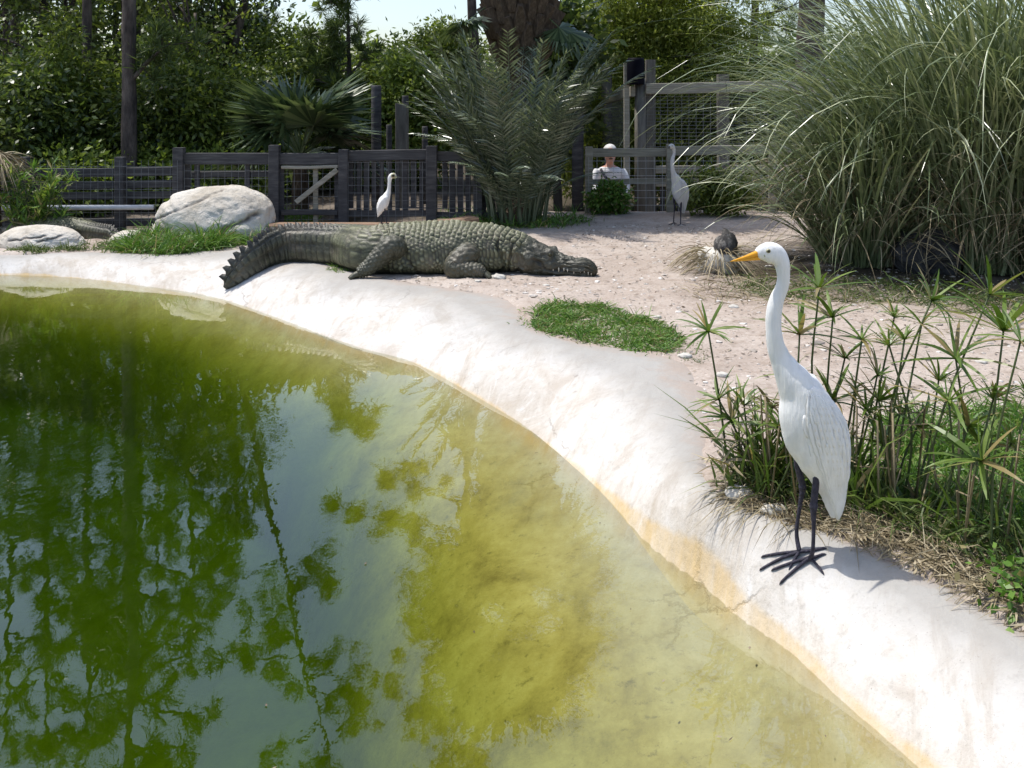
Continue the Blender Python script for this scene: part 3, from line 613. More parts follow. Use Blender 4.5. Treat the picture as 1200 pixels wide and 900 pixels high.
def build_egret(name, label, base, k, spine, bill, eye, legs, mats, group=None, wing=None, toesz=True, face=-.28):
    """pixel shapes (px,py) with k px per metre, standing at 'base'; built in metres round the feet"""
    fx, fy = legs['foot0']
    def P3(px, py, dy=0.): return np.array((base[0] + (px - fx) / k, base[1] + dy, base[2] + (fy - py) / k))
    sp = catmull(spine, 110); Pc = np.array([P3(a, b, c / k) for a, b, c in sp[:, (0, 1, 4)]])
    V1, F1 = loft(Pc, sp[:, 2] / k, sp[:, 3] / k, 28)
    # shallow feather relief over the body
    lowb = sstep(.35, .6, np.repeat(np.linspace(0, 1, len(Pc) + 2), 28))
    V1 += norm(V1 - np.repeat(np.vstack([Pc[:1], Pc, Pc[-1:]]), 28, 0)) * (.0035 * lowb * fbm(V1[:, 0] * 60, V1[:, 2] * 14, 3, 2))[:, None]
    Vs = [V1]; Fs = [F1]; mi = [np.zeros(len(F1))]; n = len(V1); tri = []
    for L in legs['legs']:
        pts = [P3(*p) for p in L['pts']]
        if toesz: pts[-1] = hit(*L['pts'][-1][:2]) + (0, 0, .008)
        rr = np.array(L['r']) / k
        Vp, Fp = tube(pts, rr, 10, 26); Vs.append(Vp); Fs.append(Fp + n); mi.append(np.ones(len(Fp))); n += len(Vp)
        kn = pts[2]; Vp = ICO2[0] * np.array((1.15, 1.1, 1.7)) * rr[2] * 1.05 + kn; Vs.append(Vp)
        tri.append((0, ICO2[1] + n)); n += len(Vp)
        ank = pts[-1]
        for (tx, ty) in L['toes']:
            # toe tips lie on the surface under that pixel direction
            ex = base[0] + (tx - fx) / k; dpx = (ty - (L['pts'][-1][1])) / k; ey = ank[1] - dpx * (2.1 if toesz else 1.2)
            ez = (sz(ex, ey) if toesz else base[2]) + .005
            e = hit(tx, ty) + (0, 0, .004) if toesz else np.array((ex, ey, ez)); mid = (ank + e) / 2 + (0, 0, .004); mid[2] = max(sz(mid[0], mid[1]) + .005, min(mid[2], ank[2] + .002)) if toesz else mid[2]
            q = [ank + (0, 0, .004), mid, e, e + norm(e - ank) * .012 - (0, 0, .004)]
            Vp, Fp = tube(q, np.array([.0058, .0045, .0036, .001]) * (k ** 0) * legs.get('ts', 1.), 8, 14); Vs.append(Vp); Fs.append(Fp + n); mi.append(np.ones(len(Fp))); n += len(Vp)
    tf = np.vstack([q for _, q in tri]); mi.append(np.ones(len(tf)))
    o = solo(name, np.vstack(Vs), [np.vstack(Fs), tf], [mats[0], M['leg']], base, label, 'egret', group, smooth=True, mi=np.concatenate(mi))
    (bx0, by0, br), (bx1, by1) = bill
    A = P3(bx0, by0, 0); T_ = P3(bx1, by1, face * abs(bx1 - bx0) / k * 1.2)
    ts = np.linspace(0, 1, 12); prof = np.interp(ts, (0, .15, .45, .8, 1), (1, .9, .6, .28, .05)) * br / k
    mid = [A + (T_ - A) * t for t in ts]
    up = np.array([p + (0, 0, r * .45 - .002 * math.sin(math.pi * t)) for p, r, t in zip(mid, prof, ts)]); lo = np.array([p - (0, 0, r * .42) for p, r in zip(mid, prof)])
    Vu, Fu = loft(up, prof * .55, prof * .62, 12, sq=.9); ub = part('bill', Vu, Fu, mats[1], o, True)
    ts2 = np.minimum(ts * .97, 1); Vl, Fl = loft(lo, prof * .42, prof * .55, 12); part('lower_bill', Vl, Fl, mats[1], ub, True)
    ex, ey, eo = eye
    for sgn in (-1, 1):
        c = P3(ex, ey, sgn * eo / k); Ve, Fe = ICO2
        eo_ = part('eye', Ve * (2.9 / k) + c, Fe, M['egret_eye'], o, True); part('pupil', Ve * (2.0 / k) + c + (-.0 / k, sgn * 1.5 / k, 0), Fe, M['eye'], eo_, True)
        Vl_, Fl_ = loft([P3(ex + 3, ey + 3, sgn * eo * .9 / k), P3((ex + bx0) / 2, (ey + by0) / 2 + 2, sgn * eo * .86 / k), P3(bx0, by0, sgn * br * .5 / k)], np.array([.5, 2.6, 2]) / k, np.array([.5, 1.2, 1.]) / k, 8)
        part('lore', Vl_, Fl_, M['lore'], o, True)
    if wing is not None:
        for sgn in (-1, 1):
            wq = catmull(wing, 46); Pw = np.array([P3(a, b, sgn * d / k) for a, b, d in wq[:, (0, 1, 4)]])
            Vw, Fw = loft(Pw, wq[:, 2] / k, wq[:, 3] / k, 26); wo = part('wing', Vw, Fw, mats[0], o, True)
            fl_ = []
            for ir in range(13):                                 # rows of small covert feathers
                i0 = 3 + int(ir * 2.1)
                for jc in np.linspace(-.86, .86, 9):
                    jj = jc + (.1 if ir % 2 else -.1) + rnd.uniform(-.04, .04)
                    if abs(jj) > .95: continue
                    qq = wq[i0:i0 + 7]; tt = np.linspace(0, 1, 7)
                    Pf = np.array([P3(a + r * jj, b, sgn * (d + e * math.sqrt(max(.04, 1 - jj * jj)) + .25 + .55 * u_) / k) for (a, b, r, e, d), u_ in zip(qq, tt)])
                    fl_.append(loft(Pf, np.maximum(np.sin(np.pi * np.clip(.15 + .75 * tt, 0, 1)) * qq[:, 2] * .15, .3) / k, np.full(7, .7 / k), 6))
            Vc, Fc_ = merge(fl_); part('covert_feathers', Vc, Fc_, mats[0], wo, True)['kind'] = 'stuff'
            for j in range(9):                                   # long flight feathers laid over each other
                f0 = .30 + .035 * j; i0 = int(f0 * 45); i1 = min(int((f0 + .52) * 45), 45); qq = wq[i0:i1 + 1]; ofs = (j / 8 * 1.5 - .75)
                tt = np.linspace(0, 1, len(qq)); ww = np.sin(np.pi * np.clip(tt * .85 + .1, 0, 1)) * qq[0, 2] * .2
                Pf = np.array([P3(a + r * ofs * (1 - .35 * u_), b, sgn * (d + e * math.sqrt(max(.05, 1 - (ofs * .95) ** 2))) / k) for (a, b, r, e, d), u_ in zip(qq, tt)])
                Vf, Ff = loft(Pf, np.maximum(ww, .4) / k, np.full(len(qq), 1.3 / k), 8); part('feather', Vf, Ff, mats[0], wo, True)
    return o
FG = hit(942, 660); KG = F / FG[1]
spine = [(887, 298.5, 6.2, 5, 0), (894, 296.2, 10, 7.5, 0), (902, 296, 12.6, 9, 0), (910, 299.5, 12, 8.8, 0), (915.5, 307, 9.6, 8, 0), (917.6, 317, 8, 7.4, 0), (918, 328, 7.3, 7, 0), (915.5, 339, 7.6, 7.2, 0), (911, 349, 8.3, 8, 0),
         (908, 360, 8.9, 8.6, 0), (906.5, 372, 9, 9, 0), (906.6, 385, 8.9, 9, 0), (908.2, 400, 10, 10, 0), (911, 411, 10.8, 11, 0), (915.5, 422, 12.4, 13, 0), (922, 434, 16.5, 17, 0), (930, 447, 21.5, 22, 0), (938, 460, 26.5, 26, 0),
         (944, 476, 31.5, 29, 0), (948, 493, 34.5, 30, 0), (952, 509, 34, 29, 0), (957, 525, 30.5, 27, 0), (963, 541, 25.5, 23, 0), (968.5, 558, 20, 17, 0), (973, 575, 14, 11, 0), (976, 592, 8.5, 6, 0), (977.5, 606, 2.5, 2, 0)]
wing = [(944, 449, 4, 4, 22), (949, 458, 12, 7, 23), (954, 474, 20, 8, 25), (960, 495, 25, 8, 25), (966, 518, 24, 7.5, 23), (971, 541, 19.5, 6.5, 19), (975, 563, 14, 5, 13), (978, 584, 9, 4, 8), (980, 600, 4, 2.5, 4), (981, 608, 1.2, 1, 2)]
legs = dict(foot0=(942, 660), legs=[
    dict(pts=[(944, 520, .05), (940, 548, .05), (946, 578, .05), (943, 600, .05), (939, 632, .05), (937, 651, .045)], r=[6, 4.6, 3.9, 2.5, 2.4, 3.0], toes=[(896, 653), (894, 667), (927, 664), (964, 644)]),
    dict(pts=[(955, 520, -.03), (953.5, 552, -.03), (950, 588, -.03), (950, 610, -.03), (949, 640, -.03), (949, 658, -.03)], r=[6, 4.2, 4.2, 2.5, 2.4, 3.0], toes=[(908, 668), (917, 682), (963, 671), (964, 651)])])
egret = build_egret('great_egret', 'tall white egret with an orange bill standing on the concrete rim', FG, KG, spine, ((890, 299, 6.8), (853, 304.5)), (898.5, 293, 7.4), legs, (M['feather'], M['bill']), wing=wing)
# shaded egret by the wire fence
b3 = hit(794, 264); k3 = 409 / .985
e3 = build_egret('great_egret', 'white egret tinted grey for the shade, standing before the wire fence post', b3, k3, spine, ((889, 299, 7.2), (853, 301)), (898.5, 293, 7.4), legs, (M['feather_shaded'], M['bill_dark']), wing=wing, toesz=False)
e3.rotation_euler = (0, 0, R(38))
# small egret on the timber edging, facing right
LEDGE_Y = 10.35
def ledge_z(X): return .10
b2 = np.array(((450 - 600) * LEDGE_Y / F, LEDGE_Y, ledge_z(0)))
sp2 = [(464, 205.5, 1.4, 1.3, 0), (461.5, 204.8, 2.6, 2.2, 0), (459, 205.2, 3.1, 2.6, 0), (457, 208, 2.6, 2.3, 0), (456.4, 213, 2, 2, 0), (456, 219, 2.1, 2.1, 0), (455, 224, 2.8, 2.8, 0), (453, 229, 4.6, 4.4, 0), (450.5, 234, 6, 5.4, 0), (448, 239, 6.2, 5.4, 0), (445.8, 244, 4.8, 4.2, 0), (444, 249, 2.6, 2.2, 0), (443, 252.5, .7, .7, 0)]
w2 = [(454, 228, 1, 1, 4), (452.5, 231, 3, 1.5, 4.4), (449.5, 237, 4.6, 1.5, 4.8), (446.5, 243.5, 3.8, 1.4, 3.8), (444, 249, 1.8, 1, 2), (442.8, 253, .4, .4, 1)]
lg2 = dict(foot0=(450, 261.5), ts=.55, legs=[dict(pts=[(447, 244, .02), (447, 249, .02), (447.6, 255, .02), (446.6, 261, .02)], r=[.9, .75, .6, .55], toes=[(450, 262), (449.5, 263), (443.5, 261)]),
                              dict(pts=[(451, 243, -.02), (452, 249, -.02), (453, 255, -.02), (453.4, 261, -.02)], r=[.9, .75, .6, .55], toes=[(457, 262), (456.5, 263), (450.5, 261)])])
k2 = F / LEDGE_Y
e2 = build_egret('snowy_egret', 'small slender white egret standing on the brown timber edging', b2, k2, sp2, ((464, 206, 1.3), (469.5, 207)), (461, 204.6, 2.3), lg2, (M['feather'], M['bill_dark']), wing=w2, toesz=False, face=.2)

# ------------------------------------------------------------------ timber edging under the small egret
e0 = np.array((W(318, 262, 10.42)[0], 10.42, .03)); e1 = np.array((W(548, 258, 10.9)[0], 10.9, .05))
V, Fc = cbar((e0[0], LEDGE_Y + .03, .02), (W(452, 262, LEDGE_Y)[0] + .4, LEDGE_Y + .03, .02), .2, .17, c=.02)
o = solo('timber_edging', V, Fc, M['sleeper'], (e0[0], LEDGE_Y, 0), 'brown timber edging beam behind the large crocodile', 'edging')
V2, F2 = cbar((W(452, 262, LEDGE_Y)[0] + .405, LEDGE_Y + .04, .025), (W(556, 258, 10.9)[0], 10.75, .05), .2, .17, c=.02); part('beam_end', V2, F2, M['sleeper'], o)

# ------------------------------------------------------------------ left fence: posts, rails, wire, gate, pickets
FY = 11.2
def fp(px, py, dy=0.): return W(px, py, FY + dy)
def wiremesh(parent, p00, p10, p01, su, sv, mat, th=.0035, name='wire_mesh', skip=0.):
    p00, p10, p01 = map(np.array, (p00, p10, p01)); U = p10 - p00; Vv = p01 - p00; lu = np.linalg.norm(U); lv = np.linalg.norm(Vv)
    pcs = []
    for i in range(int(lu / su) + 1):
        a = p00 + U * (i * su / lu); pcs.append(bar(a, a + Vv, th, th, (0.1, 1, 0)))
    for j in range(int(lv / sv) + 1):
        a = p00 + Vv * (j * sv / lv) + (0, -th, 0); pcs.append(bar(a, a + U, th, th))
    V, f = merge(pcs); o = part(name, V, f, mat, parent); return o
def post(parent, px, ptop, pbot, wd, Y, name='post', mat=None, rnd_=False):
    X0 = (px - 600) * Y / F; b = np.array((X0, Y, base_z(X0, Y) - .15)); t = W(px, ptop, Y)
    if rnd_:
        P = [b, b * .5 + t * .5 + (rng.normal(0, .004), 0, 0), t]; V, f = tube(P, [wd / 2 * 1.03, wd / 2, wd / 2 * .97], 14); return part(name, V, f, mat or M['wood_post'], parent, True)
    V, f = cbar(b, t, wd, wd, (0, 1, 0)); return part(name, V, f, mat or M['wood_dark'], parent)
def rail(parent, a, b, w_=.035, h_=.1, mat=None, name='rail'):
    V, f = cbar(a, b, w_, h_); return part(name, V, f, mat or M['wood_rail'], parent)
z0 = -.07
fl = thing('rail_fence', 'dark board rail fence with wire mesh behind the flat boulder', 'fence', (W(100, 200, FY)[0], FY, z0))
for px in (-75, 28, 141): post(fl, px, 184, 275, .1, FY)
for y0, hgt in ((202, .1), (216.5, .085), (229.5, .085), (261, .09)):
    rail(fl, fp(-140, y0 + 1, .06), fp(30, y0, .06), .035, hgt); rail(fl, fp(31, y0 + .5, .062), fp(206, y0 - 1.5, .06), .035, hgt)
wiremesh(fl, fp(-80, 276, -.07), fp(208, 276, -.07), fp(-80, 188, -.07), .08, .085, M['wire_dark'])
V, f = tube([fp(-140, 243, .0) + (0, -.13, 0), fp(185, 241.5) + (0, -.13, 0)], .028, 12); solo('metal_pipe', V, f, M['pipe'], fp(100, 243), 'pale metal pipe running along the board fence', 'pipe', smooth=True)
fm = thing('panel_fence', 'dark fence panel with thick top rail and wire behind the large boulder', 'fence', (W(260, 200, FY)[0], FY, z0))
for px in (210, 322): post(fm, px, 173 if px == 210 else 170, 275, .115, FY)
rail(fm, fp(215, 186, .02), fp(317, 186, .02), .05, .13); rail(fm, fp(215, 205, .08), fp(317, 204, .08), .035, .07); rail(fm, fp(215, 233, .08), fp(317, 233, .08), .035, .08)
for px in (220, 231, 290): V, f = cbar(fp(px, 270, .05), fp(px, 190, .05), .06, .03, (0, 1, 0)); part('upright', V, f, M['wood_dark'], fm)
wiremesh(fm, fp(216, 272, -.05), fp(317, 272, -.05), fp(216, 193, -.05), .075, .085, M['wire_dark'])
gt = thing('wooden_gate', 'dark wooden gate with a pale diagonal brace and wire mesh', 'gate', (W(362, 200, FY)[0], FY, z0))
post(gt, 403, 175, 275, .105, FY - .01, 'gate_post'); rail(gt, fp(327, 186, .0), fp(398, 186, .0), .05, .13, name='top_rail'); rail(gt, fp(330, 196, -.02), fp(396, 195, -.02), .04, .035, M['wood_grey'], 'frame_bar'); rail(gt, fp(330, 249, 0), fp(396, 249, 0), .05, .06, name='bottom_rail')
for px in (330, 395, 370): V, f = cbar(fp(px, 262, .03), fp(px, 197, .03), .055, .03, (0, 1, 0)); part('upright', V, f, M['wood_dark'] if px != 370 else M['wood_grey'], gt)
V, f = cbar(fp(347, 237, -.05), fp(395, 199, -.05), .03, .055); part('brace', V, f, M['wood_grey'], gt)
wiremesh(gt, fp(328, 266, .02), fp(397, 266, .02), fp(328, 198, .02), .08, .085, M['wire_dark'])
pk = thing('picket_fence', 'dark picket fence with narrow gaps behind the small egret', 'fence', (W(470, 200, FY)[0], FY, z0))
post(pk, 506, 171, 275, .12, FY); post(pk, 560, 176, 275, .1, FY)
rail(pk, fp(408, 183, .02), fp(500, 181, .02), .05, .12); rail(pk, fp(512, 183, .02), fp(600, 184, .02), .05, .11); rail(pk, fp(408, 250, .02), fp(500, 250, .02), .05, .07); rail(pk, fp(512, 252, .02), fp(600, 252, .02), .05, .07)
for i in range(21):
    px = 411 + i * 9.2
    if 499 < px < 514: continue
    wv = rnd.choice((.05, .06, .066)); V, f = cbar(fp(px, 252 if i % 4 else 244, .07), fp(px + rnd.uniform(-.6, .6), 187, .07), wv, .022, (0, 1, 0)); part('picket', V, f, M['wood_dark'], pk)
wiremesh(pk, fp(408, 262, -.05), fp(560, 262, -.05), fp(408, 190, -.05), .075, .085, M['wire_dark'])
# pilings of the boardwalk behind
def piling(px, ptop, Y, wd, label, sq=False, mat='wood_post'):
    X0 = (px - 600) * Y / F; b = np.array((X0, Y, base_z(X0, Y) - .2)); t = W(px, ptop, Y)
    if sq: V, f = cbar(b, t, wd, wd, (0, 1, 0), .012); return solo('wooden_piling', V, f, M[mat], b, label, 'post')
    V, f = tube([b, (b + t) / 2, t - (0, 0, .02), t], [wd / 2, wd / 2, wd / 2, wd / 2 * .9], 16); return solo('wooden_piling', V, f, M[mat], b, label, 'post', smooth=True)
piling(441, 100, 13.2, .135, 'tall round grey piling rising behind the picket fence', mat='wood_dark')
piling(471, 121, 13.0, .16, 'square weathered piling with split top behind the picket fence', True)
piling(475, 112, 13.3, .09, 'slim piling tight behind the square piling', mat='wood_dark')
piling(498, 148, 13.4, .08, 'short thin piling behind the picket fence, nearest the date palm', mat='wood_dark')
piling(456, 146, 13.6, .08, 'short thin piling between the round and the square piling', mat='wood_dark')
piling(677, 97, 14.6, .17, 'dark piling with flat top beside the date palm', mat='wood_dark')

# ------------------------------------------------------------------ right fences
RY = 12.35
def rp(px, py, dy=0.): return W(px, py, RY + dy)
fr = thing('wire_fence', 'low wire mesh fence with silvery top rail beside the shaded egret', 'fence', (rp(786, 248)[0], RY, 0))
post(fr, 785, 169, 250, .085, RY - .03, mat=M['wood_grey']); post(fr, 690, 172, 250, .09, RY, mat=M['wood_grey']); post(fr, 905, 167, 250, .09, RY, mat=M['wood_grey']); post(fr, 1010, 164, 250, .09, RY, mat=M['wood_grey'])
rail(fr, rp(686, 179, .03), rp(780, 178.5, .03), .05, .105, M['wood_grey']); rail(fr, rp(790, 177, .03), rp(905, 175, .03), .05, .115, M['wood_grey']); rail(fr, rp(906, 175, .03), rp(1040, 172, .03), .05, .11, M['wood_grey'])
rail(fr, rp(686, 213.5, .05), rp(780, 212, .05), .04, .07, M['wood_grey']); rail(fr, rp(792, 221, .05), rp(905, 219, .05), .04, .06, M['wood_grey'])
wiremesh(fr, rp(690, 249, -.06), rp(1000, 249, -.06), rp(690, 184, -.06), .1, .09, M['wire'], .0045)
UY = 14.0
def up_(px, py, dy=0.): return W(px, py, UY + dy)
fu = thing('boardwalk_railing', 'tall boardwalk railing with dark wire screen behind the wire fence', 'railing', (up_(750, 200)[0], UY, -.45))
post(fu, 734, 74, 260, .075, UY - .02, mat=M['wood_grey']); post(fu, 750, 92, 260, .16, UY + .05, mat=M['wood_post'], rnd_=True); post(fu, 762, 70, 260, .13, UY + .1, mat=M['wood_post'])
post(fu, 847, 87, 260, .15, UY + .08, mat=M['wood_post']); post(fu, 960, 84, 260, .15, UY + .08, mat=M['wood_post'])
rail(fu, up_(757, 104, -.02), up_(850, 102, -.02), .06, .15, M['wood_grey']); rail(fu, up_(851, 102, -.02), up_(980, 99, -.02), .06, .15, M['wood_grey'])
far = W(690, 122, 18.5); rail(fu, up_(742, 107, -.02), far, .06, .14, M['wood_grey'])
fpost = W(711, 88, 16.6); b_ = fpost * 1; b_[2] = -.5; V, f = tube([b_, fpost], .09, 14); part('post', V, f, M['wood_post'], fu, True)
wiremesh(fu, up_(757, 172, .03), up_(980, 172, .03), up_(757, 110, .03), .1, .05, M['wire_dark'], .006, 'wire_screen')
a_ = W(738, 172, 14.2); b_ = W(690, 168, 18.3); wiremesh(fu, a_, b_, W(738, 113, 14.2), .1, .05, M['wire_dark'], .006, 'wire_screen')
for yy in (199, 214): rail(fu, up_(750, yy, .15), up_(850, yy - 1, .15), .04, .11, M['wood_grey'], 'deck_board'); rail(fu, up_(851, yy - 1, .15), up_(990, yy - 2, .15), .04, .11, M['wood_grey'], 'deck_board')
for i in range(24): V, f = cbar(up_(757 + i * 9.6, 262, .25), up_(757 + i * 9.6, 206, .25), .07, .025, (0, 1, 0)); part('skirt_board', V, f, M['wood_dark'], fu)
V, f = loft([up_(745, 99, -.08), up_(745, 97, -.08), up_(745, 71, -.08), up_(745, 68, -.08)], [.118, .122, .122, .11], None, 20); solo('black_canister', V, f, M['black'], up_(745, 98), 'black cylindrical canister mounted on top of the boardwalk corner post', 'canister', smooth=True)

# ------------------------------------------------------------------ seated visitor behind the wire fence
pr = np.array((W(715, 180, 13.55)[0], 13.55, -.45)); HX = pr[0]
def PP(dx, dy, z): return np.array((HX + dx, pr[1] + dy, z))
bn = thing('bench', 'plain wooden bench under the seated visitor', 'bench', (HX, 13.6, -.45))
V, f = cbar(PP(-.3, .05, -.03), PP(.3, .05, -.03), .32, .04); part('seat', V, f, M['wood_grey'], bn)
for s_ in (-1, 1): V, f = cbar(PP(.25 * s_, .05, -.47), PP(.25 * s_, .05, -.05), .28, .05, (1, 0, 0)); part('leg', V, f, M['wood_grey'], bn)
def remeshed(name, parts_, voxel, mat_pick, mats, base, label, cat):
    V, f = merge(parts_); me = mesh('tmp', V - base, f, mats, True); o = bpy.data.objects.new('tmp', me); col.objects.link(o)
    m = o.modifiers.new('r', 'REMESH'); m.mode = 'VOXEL'; m.voxel_size = voxel; m.use_smooth_shade = True
    m2 = o.modifiers.new('s', 'SMOOTH'); m2.iterations = 4
    dg = bpy.context.evaluated_depsgraph_get(); me2 = bpy.data.meshes.new_from_object(o.evaluated_get(dg)); bpy.data.objects.remove(o)
    me2.materials.clear()
    for mm in mats: me2.materials.append(mm)
    c = np.zeros(len(me2.polygons) * 3); me2.polygons.foreach_get('center', c); c = c.reshape(-1, 3) + base
    me2.polygons.foreach_set('material_index', mat_pick(c).astype(np.int32)); me2.polygons.foreach_set('use_smooth', np.ones(len(me2.polygons), bool)); me2.name = name
    return tag(obj(name, me2, None, tuple(base)), label, cat)
def lf(pts, r, rb=None, n=14): 
    pts = np.array(pts); r = np.array(r); Q = catmull(np.c_[pts, r, r if rb is None else np.array(rb)], 24); return loft(Q[:, :3], np.maximum(Q[:, 3], .006), np.maximum(Q[:, 4], .006), n, (0.02, 1, .03))
S = [lf([PP(0, .06, -.03), PP(0, .07, .08), PP(0, .08, .2), PP(0, .07, .34), PP(0, .05, .44), PP(0, .04, .5)], [.15, .165, .155, .175, .17, .06], [.11, .12, .115, .12, .1, .05]),
     lf([PP(0, .04, .46), PP(0, .03, .53), PP(0, .02, .58)], [.055, .052, .055]),
     lf([PP(0, .0, .545), PP(0, -.005, .58), PP(0, -.005, .64), PP(0, .005, .7), PP(0, .01, .75), PP(0, .01, .775)], [.04, .065, .078, .082, .06, .012], [.05, .085, .098, .1, .075, .02]),
     lf([PP(0, -.1, .66), PP(0, -.118, .635), PP(0, -.1, .62)], [.01, .018, .012])]
for s_ in (-1, 1):
    S += [lf([PP(.15 * s_, .05, .43), PP(.2 * s_, .02, .34), PP(.215 * s_, -.04, .2), PP(.14 * s_, -.2, .13), PP(.08 * s_, -.28, .13)], [.065, .06, .05, .04, .03]),
          lf([PP(.08 * s_, .04, .04), PP(.1 * s_, -.15, .06), PP(.11 * s_, -.38, .05), PP(.11 * s_, -.4, -.1), PP(.11 * s_, -.37, -.38)], [.1, .085, .065, .06, .042]),
          lf([PP(.11 * s_, -.35, -.40), PP(.11 * s_, -.42, -.415), PP(.115 * s_, -.52, -.425)], [.045, .045, .03]),
          lf([PP(.078 * s_, .01, .67), PP(.092 * s_, .015, .645), PP(.08 * s_, .01, .62)], [.008, .018, .008])]
    S += [lf([PP(.08 * s_, -.28, .13), PP((.05 - .012 * j) * s_, -.33 - .012 * (j % 2), .125 - .016 * j), PP((.02 - .008 * j) * s_, -.35, .115 - .018 * j)], [.014, .011, .008], n=8) for j in range(4)]
def pick(c):
    z = c[:, 2] ; yl = c[:, 1] - pr[1]; xl = np.abs(c[:, 0] - HX)
    m = np.zeros(len(c)); m[(z > .475)] = 1; m[(yl < -.17) & (z > .085) & (z < .2) & (xl < .16)] = 1; m[(z < .09) & (yl < .02) & (m == 0)] = 2; m[z < -.38] = 3; return m
person = remeshed('person', S, .014, pick, [M['shirt'], M['skin'], M['trouser'], M['strap']], pr, 'seated person with white hair and white shirt behind the wire fence', 'person')
Vh, Fh = ICO3; Vh = Vh[:] * (.09, .108, .085) + PP(0, .022, .705); part('hair', np.where(Vh[:, 2:3] < 0, Vh, Vh), Fh, M['hair'], person, True)
V, f = lf([PP(-.13, -.03, .455), PP(-.08, -.1, .36), PP(.02, -.112, .25), PP(.12, -.075, .15)], [.018] * 4, [.006] * 4, 8); part('shoulder_strap', V, f, M['strap'], person, True)
for s_ in (-1, 1): Ve, Fe = ICO2; part('eye', Ve * .011 + PP(.032 * s_, -.094, .665), Fe, M['eye'], person, True)
V, f = lf([PP(-.025, -.1, .595), PP(0, -.104, .593), PP(.025, -.1, .595)], [.004, .006, .004], n=8); part('mouth', V, f, M['stump'], person, True)

# ------------------------------------------------------------------ trees
def rdirs(n, up=0.): 
    d = rng.normal(0, 1, (n, 3)); d[:, 2] += up; return norm(d)
def foliage(centers, nl, cr, L, Wd, up=.1, droop=.25, flat=.8):
    """leaf clumps round the given centres"""
    C = np.repeat(centers, nl, 0); n = len(C); off = rng.normal(0, 1, (n, 3)) * cr * (1, 1, .75)
    pos = C + off; D = norm(off * .6 / cr + rng.normal(0, .7, (n, 3)) + (0, 0, -droop)); N = norm(rng.normal(0, .6, (n, 3)) + (0, 0, flat))
    s = rng.uniform(.65, 1.25, n); return kites(pos, D, N, L * s, Wd * s)
def ellip(n, c, r, shell=.45):
    d = norm(rng.normal(0, 1, (n, 3))); rad = (shell + (1 - shell) * rng.random(n) ** .7)[:, None]; return np.array(c) + d * rad * np.array(r)
def gbase(px, Y): X0 = (px - 600) * Y / F; return np.array((X0, Y, base_z(X0, Y)))
def limbs(base, top, ends, r0, n=6):
    out = []
    for e in ends:
        a = base + (top - base) * rnd.uniform(.3, .9); m = (a + e) / 2 + rng.normal(0, .06, 3) + (0, 0, .08)
        out.append(tube([a, m, e], [r0, r0 * .6, r0 * .2], n, 8))
    return merge(out)
def broadleaf(name, label, px, Y, blobs, leaf, L, Wd, nl, ncl, cr, trunk_r=.06, group='broadleaf trees and shrubs behind the fence', h=None, cat='tree', bark='bark_pale', shell=.35, droop=.25):
    b = gbase(px, Y); o = thing(name, label, cat, b, group)
    cen = []
    for (cx, cz, rx, ry, rz) in blobs: cen.append(ellip(ncl, (b[0] + cx, Y, cz), (rx, ry, rz), shell))
    cen = np.vstack(cen); cen = cen[cen[:, 2] > b[2] + .05]
    top = np.array((b[0] + np.mean([q[0] for q in blobs]), Y, max(q[1] for q in blobs)))
    V, f = tube([b - (0, 0, .1), (b + top) / 2 + (rnd.uniform(-.1, .1), 0, 0), top], [trunk_r * 1.2, trunk_r, trunk_r * .35], 10, 12); tr = part('trunk', V, f, M[bark], o, True)
    V, f = limbs(b, top, cen[rng.choice(len(cen), min(16, len(cen)), False)], trunk_r * .45); part('limb', V, f, M[bark], tr, True)['kind'] = 'stuff'
    V, f = foliage(cen, nl, cr, L, Wd, droop=droop); part('crown', V, f, M[leaf], o)['kind'] = 'stuff'; return o
